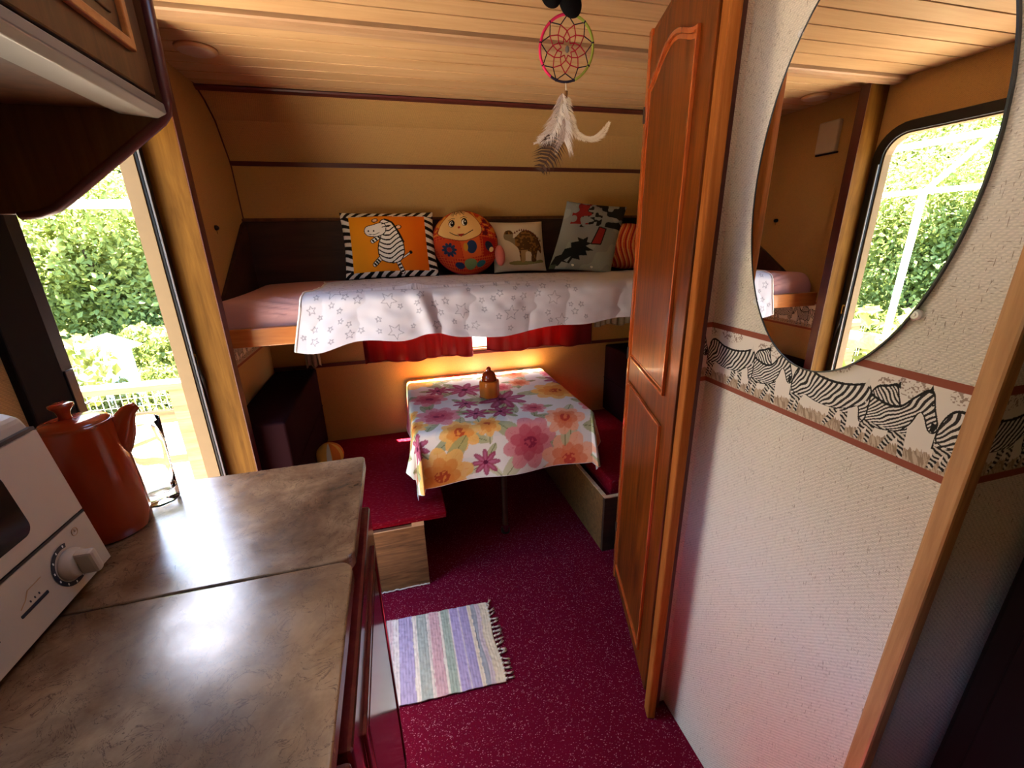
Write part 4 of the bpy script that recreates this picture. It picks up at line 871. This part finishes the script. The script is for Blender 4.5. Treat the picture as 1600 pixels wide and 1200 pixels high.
# orange sugar pot
sp = thing('sugar_pot', (0.402, 1.935, 0.672), 'small orange lidded pot standing on the flowered tablecloth', 'pot')
bm = B(); R = []
for r, z in ((0.043, 0.0), (0.047, 0.004), (0.047, 0.075), (0.044, 0.082), (0.036, 0.082)):
    R.append([bm.verts.new((r*(1+0.05*math.cos(6*2*PI*j/36))*math.cos(2*PI*j/36), r*(1+0.05*math.cos(6*2*PI*j/36))*math.sin(2*PI*j/36), z)) for j in range(36)])
for A, Bq in zip(R, R[1:]):
    for j in range(36): bm.faces.new((A[j], A[(j+1) % 36], Bq[(j+1) % 36], Bq[j]))
bm.faces.new(R[0][::-1]); bm.faces.new(R[-1]); from_bm('body', bm, 'orange_pot', sp, True, True)
ld = from_bm('lid', lathe(B(), [(0.0, 0.080), (0.037, 0.081), (0.037, 0.092), (0.033, 0.110), (0.022, 0.124), (0.009, 0.130), (0, 0.130)], (0, 0, 0), 28), 'orange_glaze', sp, True, True)
from_bm('lid_knob', ball(B(), (0, 0, 0.138), 0.0115, 14, 10), 'orange_glaze', ld, True, True)

# curtains in front of the back window, lace beside them
def curtain(name, xa, xb, z0, z1, y, folds, amp, mat, label, group=None, wav=0.008, seed=0):
    nx, nz = 120, 24; X = np.linspace(0, 1, nx); Zt = np.linspace(0, 1, nz); XX, ZZ = np.meshgrid(X, Zt)
    ph = XX*folds*2*PI+0.8*np.sin(XX*9+seed)
    Yv = y+amp*np.sin(ph)*(1.1-0.3*ZZ); Xv = xa+(xb-xa)*XX+0.4*amp*np.cos(ph); zz = z0+wav*np.sin(XX*11+seed)*(1-ZZ)+(z1-z0)*ZZ
    t = thing(name, ((xa+xb)/2, y, z0), label, 'curtain', group)
    o = gridmesh('cloth', np.stack([Xv, Yv, zz], -1)-np.array(t.location), mat, t); m = o.modifiers.new('thick', 'SOLIDIFY'); m.thickness = 0.0012
    from_bm('hem', tube(B(), [tuple(np.array((Xv[0, i], Yv[0, i]-0.001, zz[0, i]+0.003))-np.array(t.location)) for i in range(0, nx, 2)], 0.003, 5), mat, t, True, True)
    from_bm('header', tube(B(), [(xa-t.location.x, 0, z1-z0), (xb-t.location.x, 0, z1-z0)], 0.008, 8), mat, t, True, True)
curtain('curtain', -0.185, 0.388, 0.792, 1.05, 2.288, 6, 0.011, 'curtain_red', 'dark red curtain left of the bright gap below the bunk')
curtain('curtain', 0.468, 1.10, 0.800, 1.05, 2.288, 6, 0.010, 'curtain_red', 'dark red curtain right of the bright gap below the bunk', seed=2)
curtain('lace_curtain', 1.12, 1.39, 0.90, 1.05, 2.295, 7, 0.008, 'lace', 'short cream lace curtain next to the wardrobe, below the bunk', seed=4)
curtain('lace_curtain', -0.47, -0.40, 0.80, 1.05, 2.31, 3, 0.006, 'lace', 'narrow cream lace strip in the left corner below the bunk', seed=5)

# ================================================================ RUG
rg = thing('striped_rug', (0.04, 1.19, 0.0), 'small woven rag rug with pastel stripes and a knotted fringe on the maroon carpet', 'rug')
nx, ny = 220, 150
u = np.linspace(0, 1, nx); v = np.linspace(0, 1, ny); U, V_ = np.meshgrid(u, v)
Xr = -0.40+0.628*U+0.004*np.sin(V_*9)*(U > 0.9); Yr = 1.030+0.338*V_+0.012*(1-U)*0.6-0.022*U+0.003*vnoise(U*40, V_*2, 61)*(2*V_-1)
Zr = 0.0055+0.0022*np.abs(np.sin(U*nx*0.9))*0.5+0.0022*vnoise(U*60, V_*40, 62)
edges = [(0, 'c9bfd6'), (0.10, 'b7aac9'), (0.20, 'd9d2cf'), (0.24, 'aeb4b4'), (0.32, 'c7b3bb'), (0.42, 'd5cfd2'), (0.455, 'aaa0c8'), (0.535, 'ddd7d2'), (0.56, 'a7b0ad'), (0.62, 'd8d0cc'), (0.635, 'c9a7b0'), (0.695, 'ddd8d0'), (0.71, 'a0b0a6'), (0.755, 'dcd8d4'), (0.765, 'aca0cc'), (0.815, 'cfc6d8'), (0.825, 'a79cc6'), (0.875, 'ddd2c0'), (0.895, '9fa4ae'), (0.92, 'c4b6bf'), (0.945, 'd8cdb8'), (1.1, 'd8cdb8')]
C = np.zeros((ny, nx, 3)); Uj = U+0.004*(vnoise(U*4, V_*30, 63)-0.5)
for (a, c), (b, _) in zip(edges, edges[1:]): C[(Uj >= a) & (Uj < b)] = hexc(c)
C[Uj < 0] = hexc('c9bfd6'); C *= (0.82+0.30*vnoise(U*190, V_*26, 64))[..., None]*np.array([1.0, 0.90, 0.72])
o = gridmesh('woven_body', np.stack([Xr, Yr, Zr], -1)-np.array(rg.location), 'printed_rug', rg, C); m = o.modifiers.new('thick', 'SOLIDIFY'); m.thickness = 0.004; m.offset = -1
rr = random.Random(9)
for i in range(18):
    yy = Yr[0, -1]+(Yr[-1, -1]-Yr[0, -1])*(i+0.5)/18; bm = B(); xb_ = 0.226
    a = rr.uniform(-0.45, 0.45)+(0.9 if i > 15 else 0)
    tube(bm, [(xb_, yy, 0.006), (xb_+0.009, yy+a*0.002, 0.007)], [0.003, 0.0048], 7)
    for q in range(5):
        b = a+rr.uniform(-0.22, 0.22); l = rr.uniform(0.020, 0.028)
        tube(bm, [(xb_+0.008, yy, 0.006), (xb_+0.008+0.5*l*math.cos(b), yy+0.5*l*math.sin(b), 0.006+rr.uniform(0, 0.002)), (xb_+0.008+l*math.cos(b+0.2), yy+l*math.sin(b+0.2), 0.004)], [0.0022, 0.002, 0.0012], 5)
    from_bm('tassel', bm, 'tassel_cotton', rg, True)

# ================================================================ DREAM CATCHER
dc = thing('dream_catcher', (0.480, 1.20, 1.60), 'dream catcher with a red, green and black ring and pale feathers hanging from the ceiling', 'dream catcher', rot=(0, 0, -0.30))
cz = 0.248; Rr = 0.071
arc = lambda a0, a1, n: [(Rr*0.93*math.cos(math.radians(a0+(a1-a0)*i/n)), 0, cz+Rr*math.sin(math.radians(a0+(a1-a0)*i/n))) for i in range(n+1)]
hoop = from_bm('hoop', tube(B(), arc(72, 235, 40), 0.0034, 8), 'thread_pink', dc, True, True)
from_bm('hoop', tube(B(), arc(-70, 72, 36), 0.0032, 8), 'thread_green', dc, True, True)
from_bm('hoop', tube(B(), arc(235, 290, 20), 0.0030, 8), 'thread_navy', dc, True, True)
K = 9; rads = [(1.0, 0.0), (0.74, 0.5), (0.52, 0.0), (0.34, 0.5), (0.20, 0.0)]
node = lambda lv, i: (Rr*0.93*rads[lv][0]*math.cos(2*PI*(i+rads[lv][1]+0.2)/K), 0, cz+Rr*rads[lv][0]*math.sin(2*PI*(i+rads[lv][1]+0.2)/K))
b1, b2 = B(), B()
for lv in range(4):
    for i in range(K):
        j = i if rads[lv+1][1] > 0 else i+1
        for a, b in ((node(lv, i), node(lv+1, i)), (node(lv, i+1 if rads[lv+1][1] > 0 else i), node(lv+1, i if rads[lv+1][1] > 0 else i))):
            tube(b1 if lv == 0 else b2, [a, b], 0.0013, 5)
        if rads[lv+1][1] == 0: tube(b2, [node(lv, i), node(lv+1, i+1)], 0.0013, 5)
from_bm('outer_web', b1, 'thread_navy', dc, True, True); from_bm('inner_web', b2, 'thread_red', dc, True, True)
for i in range(K): from_bm('knot', ball(B(), node(0, i), 0.0038, 8, 6), 'thread_navy', dc, True, True)
from_bm('centre_bead', ball(B(), (0.002, -0.002, cz-0.002), (0.005, 0.004, 0.008), 10, 8), 'feather_grey', dc, True, True)
from_bm('hanging_cord', tube(B(), [(0, 0, cz-Rr), (0.001, 0, cz-Rr-0.022)], 0.0012, 6), 'piping_white', dc, True, True)
from_bm('bead_tube', lathe(B(), [(0, -0.036), (0.004, -0.036), (0.0045, -0.020), (0, -0.020)], (0.001, 0, cz-Rr), 12), 'bench_wood', dc, True, True)
def feather(name, spine, wfun, n, mat, sweep=0.6, wid=0.0008, jit=0.3, sides=(1, -1), out3=0.3, seed=0):
    rr = random.Random(seed); sp = smooth_pts(spine, 12, False) if len(spine[0]) == 2 else spine
    bm = tube(B(), [(x, 0, z) for x, z in sp], [0.0011*(1-0.7*i/len(sp)) for i in range(len(sp))], 5)
    for i in range(n):
        t = i/n*0.98+0.02; q = t*(len(sp)-1); a = int(q); p = Vector(sp[a]); d = (Vector(sp[min(a+1, len(sp)-1)])-Vector(sp[max(a-1, 0)])).normalized()
        for sd in sides:
            nrm = Vector((-d.y, d.x))*sd; l = wfun(t)*(1+rr.uniform(-jit, jit*0.4)); dirv = (nrm+d*sweep*(1+rr.uniform(-0.3, 0.3))).normalized(); oy = rr.uniform(-1, 1)*out3*l
            p1 = p+dirv*l*0.55; p2 = p+dirv*l+d*l*0.28; w = d*wid
            v = [bm.verts.new((c.x, e, c.y)) for c, e in ((p-w, 0), (p+w, 0), (p1+w, oy*0.5), (p1-w, oy*0.5))]; bm.faces.new(v)
            e = bm.verts.new((p2.x, oy, p2.y)); bm.faces.new((v[3], v[2], e))
    o = from_bm(name, bm, mat, dc, True, True); return o
def px(x, y): return ((x-885)*0.00140, cz-(y-73)*0.00140)
feather('feather', [px(879, 142), px(876, 165), px(868, 190), px(850, 213), px(826, 222)], lambda t: 0.030*math.sin(PI*min(1, t*1.05+0.06))**0.7+0.004, 260, 'feather_white', 0.9, 0.0009, 0.5, out3=0.6, seed=1)
feather('feather', [px(880, 142), px(884, 170), px(886, 195), px(884, 220)], lambda t: 0.006+0.036*t**0.8, 300, 'feather_white', 1.3, 0.0009, 0.5, out3=0.7, seed=2)
feather('feather', [px(880, 142), px(892, 175), px(906, 206), px(930, 217), px(952, 211), px(968, 190)], lambda t: (0.024*(1-t) if t < 0.55 else 0.0135*math.sin(PI*(t-0.42)/0.62)+0.001), 300, 'feather_cream', 1.0, 0.0011, 0.3, out3=0.25, seed=3)
feather('feather', [px(878, 142), px(872, 160), px(868, 185)], lambda t: 0.003+0.008*t, 60, 'feather_grey', 1.2, 0.001, 0.4, seed=4)
feather('feather', [px(866, 205), px(862, 225), px(853, 247), px(838, 270)], lambda t: 0.046*math.sin(PI*min(1, 0.22+0.70*t)), 24, 'feather_brown', 0.30, 0.0018, 0.2, out3=0.12, seed=5)
# black fabric bow it hangs from
bo = thing('fabric_bow', (0.470, 1.19, 1.915), 'black fuzzy fabric bow pinned to the ceiling above the dream catcher', 'bow')
bm = B()
for cx_, cz_, rx_, rz_, ro in ((-0.036, 0.030, 0.026, 0.021, 0.55), (0.014, 0.024, 0.027, 0.034, -0.6)):
    b0 = B(); ball(b0, (0, 0, 0), (rx_, 0.016, rz_), 20, 14); bmesh.ops.rotate(b0, verts=b0.verts, cent=(0, 0, 0), matrix=Matrix.Rotation(ro, 3, 'Y')); bmesh.ops.translate(b0, verts=b0.verts, vec=(cx_, 0, cz_))
    from_bm('loop', b0, 'black_cloth', bo, True, True)
from_bm('knot', ball(B(), (-0.010, -0.004, 0.036), (0.013, 0.014, 0.013), 14, 10), 'black_cloth', bo, True, True)
from_bm('tie', tube(B(), [(-0.008, 0, 0.05), (-0.004, 0, 0.03), (0.009, 0.008, 0.004)], 0.004, 6), 'black_cloth', bo, True, True)
bm.free()

# ================================================================ SMALL WALL AND CEILING FITTINGS
cvn = thing('ceiling_vent', (-0.50, 1.745, ZC), 'round tan vent disc on the ceiling boards near the overhead locker', 'vent')
from_bm('cover', lathe(B(), [(0, -0.013), (0.038, -0.013), (0.050, -0.009), (0.053, -0.001), (0, -0.001)], (0, 0, 0), 36), 'ivory_plastic', cvn, True, True)
from_bm('rim', lathe(B(), [(0.048, -0.010), (0.056, -0.006), (0.057, 0.0), (0.050, 0.0)], (0, 0, 0), 36), 'ceiling_wood', cvn, True, True)
tbx = thing('wall_box', (XL, 1.755, 1.74), 'flat ivory box on the left wall above the bunk, seen in the mirror', 'box')
boxo('cover', XL+0.0005, XL+0.022, 1.70, 1.80, 1.745, 1.875, 'ivory_plastic', tbx, bev=0.005)
boxo('base', XL+0.0005, XL+0.010, 1.696, 1.804, 1.738, 1.745, 'gap_dark', tbx, bev=0.001)
hk = thing('wall_plug', (XL, 1.975, 1.463), 'tiny black cable plug on the left wall above the bunk', 'plug')
bm = lathe(B(), [(0, 0), (0.010, 0), (0.009, 0.006), (0.005, 0.011), (0, 0.012)], (0, 0, 0), 12, 1.0, 1.4); bmesh.ops.rotate(bm, verts=bm.verts, cent=(0, 0, 0), matrix=Matrix.Rotation(PI/2, 3, 'Y')); from_bm('plug_body', bm, 'black_rubber', hk, True, True)
from_bm('wire_end', tube(B(), [(0.002, 0, -0.008), (0.002, 0.001, -0.022)], 0.0008, 5), 'gap_dark', hk, True, True)
lt = thing('latch_plate', (XL+0.0105, 1.503, 1.04), 'small silver latch plate on the black door seal', 'latch')
from_bm('plate', ring(B(), rrect(1.494, 1.512, 1.040, 1.082, 0.004, 4), rrect(1.499, 1.507, 1.047, 1.075, 0.003, 4), XL+0.0102, XL+0.0135, 'X'), 'chrome', lt)
from_bm('strap', tube(B(), [(XL+0.013, 1.503, 1.045), (XL+0.016, 1.507, 1.0), (XL+0.013, 1.514, 0.965), (XL+0.012, 1.522, 0.90)], [0.003, 0.006, 0.005, 0.001], 6), 'black_rubber', lt, True)
dl = thing('door_catch', (XL+0.01, 0.99, 1.12), 'small dark metal door catch on the near side of the doorway', 'latch')
boxo('plate', XL+0.0102, XL+0.014, 0.972, 0.996, 1.09, 1.18, 'black_plastic', dl); from_bm('bolt', tube(B(), [(XL+0.012, 0.996, 1.105), (XL+0.012, 1.035, 1.105)], 0.0025, 6), 'alu_grey', dl, True)

# ================================================================ OUTSIDE
GZ = -0.42
struct(boxo('yard_slab', -0.85, 5.0, 2.46, 9.0, GZ-0.1, GZ, 'concrete', bev=0))
struct(boxo('bounce_slab', -10.0, -3.21, -7.0, 0.6, GZ-0.1, GZ-0.001, 'terrace', bev=0))  # unseen slab added to bounce sunlight onto the upper mirror wall
struct(boxo('terrace_slab', -3.2, -0.72, -3.0, 5.2, GZ-0.1, GZ, 'terrace', bev=0))
# hillside
nx, ny = 60, 60; xs = np.linspace(-70, -3.0, nx); ys = np.linspace(-30, 80, ny); XX, YY = np.meshgrid(xs, ys)
dist = np.hypot(XX, YY); hz = GZ-0.15-1.2*np.clip((dist-3)/6, 0, 1)+np.clip(dist-13, 0, None)*0.42+1.2*(vnoise(XX/6, YY/6, 71)-0.5)*np.clip((dist-6)/8, 0, 1)
o = gridmesh('hillside', np.stack([XX, YY, hz], -1), 'meadow'); o['kind'] = 'structure'
def ground(x, y):
    d = math.hypot(x, y); return GZ-0.15-1.2*min(1, max(0, (d-3)/6))+max(0, d-13)*0.42
def leafcloud(seed, rx, rz, nb, nl, ls, lw=0.55):
    r = np.random.default_rng(seed); nrm = lambda a: a/np.linalg.norm(a, axis=1)[:, None]
    cs = nrm(r.normal(size=(nb, 3)))*(r.random(nb)**0.5)[:, None]*0.72; br = 0.28+0.22*r.random(nb)
    b = r.integers(0, nb, nl); d = nrm(r.normal(size=(nl, 3))); p = (cs[b]+d*(br[b]*(0.75+0.3*r.random(nl)))[:, None])*np.array([rx, rx, rz])
    a = nrm(r.normal(size=(nl, 3))); nn = nrm(d+0.9*r.normal(size=(nl, 3))); sd = nrm(np.cross(nn, a)); t = np.cross(sd, nn); l = (ls*(0.6+0.8*r.random(nl)))[:, None]
    V = np.stack([p-t*l*0.5, p+sd*l*lw*0.5+nn*l*0.08, p+t*l*0.5, p-sd*l*lw*0.5+nn*l*0.08], 1).reshape(-1, 3)
    me = bpy.data.meshes.new('foliage'); me.from_pydata(V.tolist(), [], np.arange(nl*4).reshape(-1, 4).tolist()); return me
def trunkmesh(h, r):
    bm = tube(B(), [(0, 0, 0), (0.03*h, 0, 0.4*h), (-0.02*h, 0.02*h, 0.8*h), (0, 0, 1.1*h)], [r, r*0.8, r*0.6, r*0.3], 7)
    for a in (0.4, 2.3, 4.4): tube(bm, [(0, 0, 0.65*h), (0.25*h*math.cos(a), 0.25*h*math.sin(a), 0.95*h), (0.42*h*math.cos(a), 0.42*h*math.sin(a), 1.2*h)], [r*0.5, r*0.35, r*0.15], 5)
    bmesh.ops.recalc_face_normals(bm, faces=bm.faces); me = bpy.data.meshes.new('trunk'); bm.to_mesh(me); bm.free(); me.materials.append(MATS['bark']); return me
trees = [leafcloud(100+i, 2.1, 2.5, 34, 26000, 0.115) for i in range(3)]
for t_ in trees: t_.materials.append(MATS['tree_leaf'])
tm = trunkmesh(2.6, 0.16)
rr = random.Random(23); spots = []
for i in range(3000):
    a = math.radians(rr.uniform(8, 84)); d = rr.uniform(12.5, 40); x, y = -d*math.cos(a), d*math.sin(a)
    if all((x-p)**2+(y-q)**2 > 3.5**2 for p, q in spots): spots.append((x, y))
    if len(spots) >= 150: break
for i, (x, y) in enumerate(spots):
    s = rr.uniform(0.92, 1.12); t = thing('hillside_tree', (x, y, ground(x, y)-0.2), 'green leafy tree among the wood on the hillside outside the doorway', 'tree', 'trees on the hillside', rot=(0, 0, rr.uniform(0, 6))); t.scale = (s, s, s)
    f = link('foliage', trees[i % 3], None, t); f.location = (0, 0, 2.7); link('trunk', tm, None, t)
# sunlit shrubs and vines nearer the terrace
shr = [leafcloud(200+i, 0.62, 0.60, 18, 6500, 0.058, 0.75) for i in range(3)]
for t_ in shr: t_.materials.append(MATS['vine_leaf'])
sm_ = trunkmesh(0.5, 0.025)
sspots = []
for i in range(2500):
    a = math.radians(rr.uniform(16, 80)); d = rr.uniform(4.6, 11.5); x, y = -d*math.cos(a), d*math.sin(a)
    if (x > -3.3 and y < 5.3): continue
    if all((x-p)**2+(y-q)**2 > 1.2**2 for p, q in sspots): sspots.append((x, y))
    if len(sspots) >= 70: break
for i, (x, y) in enumerate(sspots):
    s = rr.uniform(0.9, 1.45); t = thing('garden_shrub', (x, y, ground(x, y)-0.05), 'bright yellow-green leafy shrub beyond the terrace rail', 'shrub', 'shrubs beyond the terrace', rot=(0, 0, rr.uniform(0, 6))); t.scale = (s, s, s*1.15)
    f = link('foliage', shr[i % 3], None, t); f.location = (0, 0, 0.75); link('stem', sm_, None, t)
# railing post and rails
ra = thing('terrace_railing', (-1.9, 3.0, GZ), 'weathered wooden railing with a square post outside the doorway', 'railing')
for xp in (-1.355, -2.75): boxo('post', xp-0.05, xp+0.05, 2.96, 3.05, GZ, 0.605, 'weathered', ra, bev=0.004)
boxo('top_rail', -3.0, -1.29, 2.945, 3.065, 0.566, 0.606, 'weathered', ra, bev=0.004)
boxo('middle_rail', -3.0, -1.405, 2.985, 3.025, 0.340, 0.420, 'weathered', ra, bev=0.004)
boxo('bottom_rail', -3.0, -1.405, 2.985, 3.025, 0.055, 0.115, 'weathered', ra, bev=0.004)
bm = B()
for i in range(46):
    x = -2.95+1.53*i/45; box(bm, x-0.0016, x+0.0016, 3.026, 3.0292, GZ+0.02, 0.56)
for i in range(17):
    z = GZ+0.05+0.055*i; box(bm, -2.95, -1.42, 3.0295, 3.0325, z-0.0016, z+0.0016)
o = from_bm('wire_mesh', bm, 'alu_grey', ra)
# log rail with vine seen in the mirror
lg = thing('log_rail', (-2.0, 2.3, GZ), 'thick log rail wrapped with vine leaves, seen at the foot of the mirror', 'railing')
from_bm('log', tube(B(), [(-2.05, 1.2, 0.60), (-2.0, 2.0, 0.64), (-1.98, 2.9, 0.60)], [0.06, 0.065, 0.06], 12), 'weathered', lg, True)
for yy in (1.4, 2.75): from_bm('post', tube(B(), [(-2.02, yy, GZ), (-2.02, yy, 0.60)], 0.05, 10), 'weathered', lg, True)
for i in range(34):
    r = rr; bm = B(); yy = r.uniform(1.75, 2.6); c = Vector((-1.95+r.uniform(-0.15, 0.12), yy, 0.62+r.uniform(-0.22, 0.26))); s = r.uniform(0.05, 0.085)
    q = [(math.sin(2*PI*j/10)*(1.0 if j % 2 == 0 else 0.62), math.cos(2*PI*j/10)*(1.0 if j % 2 == 0 else 0.62)) for j in range(10)]
    M3 = Matrix.Rotation(r.uniform(0, 6), 3, 'Z') @ Matrix.Rotation(r.uniform(0.3, 1.3), 3, 'Y') @ Matrix.Rotation(r.uniform(0, 6), 3, 'Z')
    cen = bm.verts.new(c); vv = [bm.verts.new(c+M3 @ Vector((a*s, b*s, 0.15*s))) for a, b in q]
    for j in range(10): bm.faces.new((cen, vv[j], vv[(j+1) % 10]))
    from_bm('vine_leaf', bm, 'vine_leaf', lg)
# white pole frame
pf = thing('pole_frame', (-3.0, 2.86, GZ-0.15), 'white painted metal pole frame standing outside the doorway', 'frame')
from_bm('upright', tube(B(), [(-3.0, 2.86, GZ-0.15), (-3.0, 2.86, 1.70)], 0.028, 10), 'white_paint', pf, True)
from_bm('cross_bar', tube(B(), [(-3.0, 1.2, 1.705), (-3.0, 4.3, 1.705)], 0.022, 10), 'white_paint', pf, True)
from_bm('brace', tube(B(), [(-3.0, 2.86, 1.70), (-3.0, 2.50, 2.065)], 0.022, 10), 'white_paint', pf, True)
from_bm('top_rail', tube(B(), [(-3.0, 1.2, 2.075), (-3.0, 3.6, 2.075)], 0.028, 10), 'alu_grey', pf, True)
for yy in (1.25, 4.28): from_bm('upright', tube(B(), [(-3.0, yy, GZ-0.15), (-3.0, yy, 1.71)], 0.026, 10), 'white_paint', pf, True)
pf2 = thing('pole_frame', (-3.2, 5.4, GZ-0.3), 'white painted cross pole high beyond the railing, seen through the doorway', 'frame')
from_bm('cross_bar', tube(B(), [(-4.6, 5.4, 1.80), (-1.6, 5.4, 1.80)], 0.040, 10), 'white_paint', pf2, True)
for x in (-4.55, -1.65): from_bm('upright', tube(B(), [(x, 5.4, GZ-0.3), (x, 5.4, 1.81)], 0.03, 10), 'white_paint', pf2, True)
sh = thing('garden_shed', (-3.7, 6.4, -1.7), 'small bright white shed standing in the shrubs below the hillside', 'shed')
boxo('wall', -4.1, -3.55, 6.1, 6.9, -1.7, 0.12, 'white_paint', sh, bev=0.01)
from_bm('roof', prism(B(), [(-4.2, 0.12), (-3.45, 0.12), (-3.825, 0.30)], 6.0, 7.0, 'Y'), 'white_paint', sh)
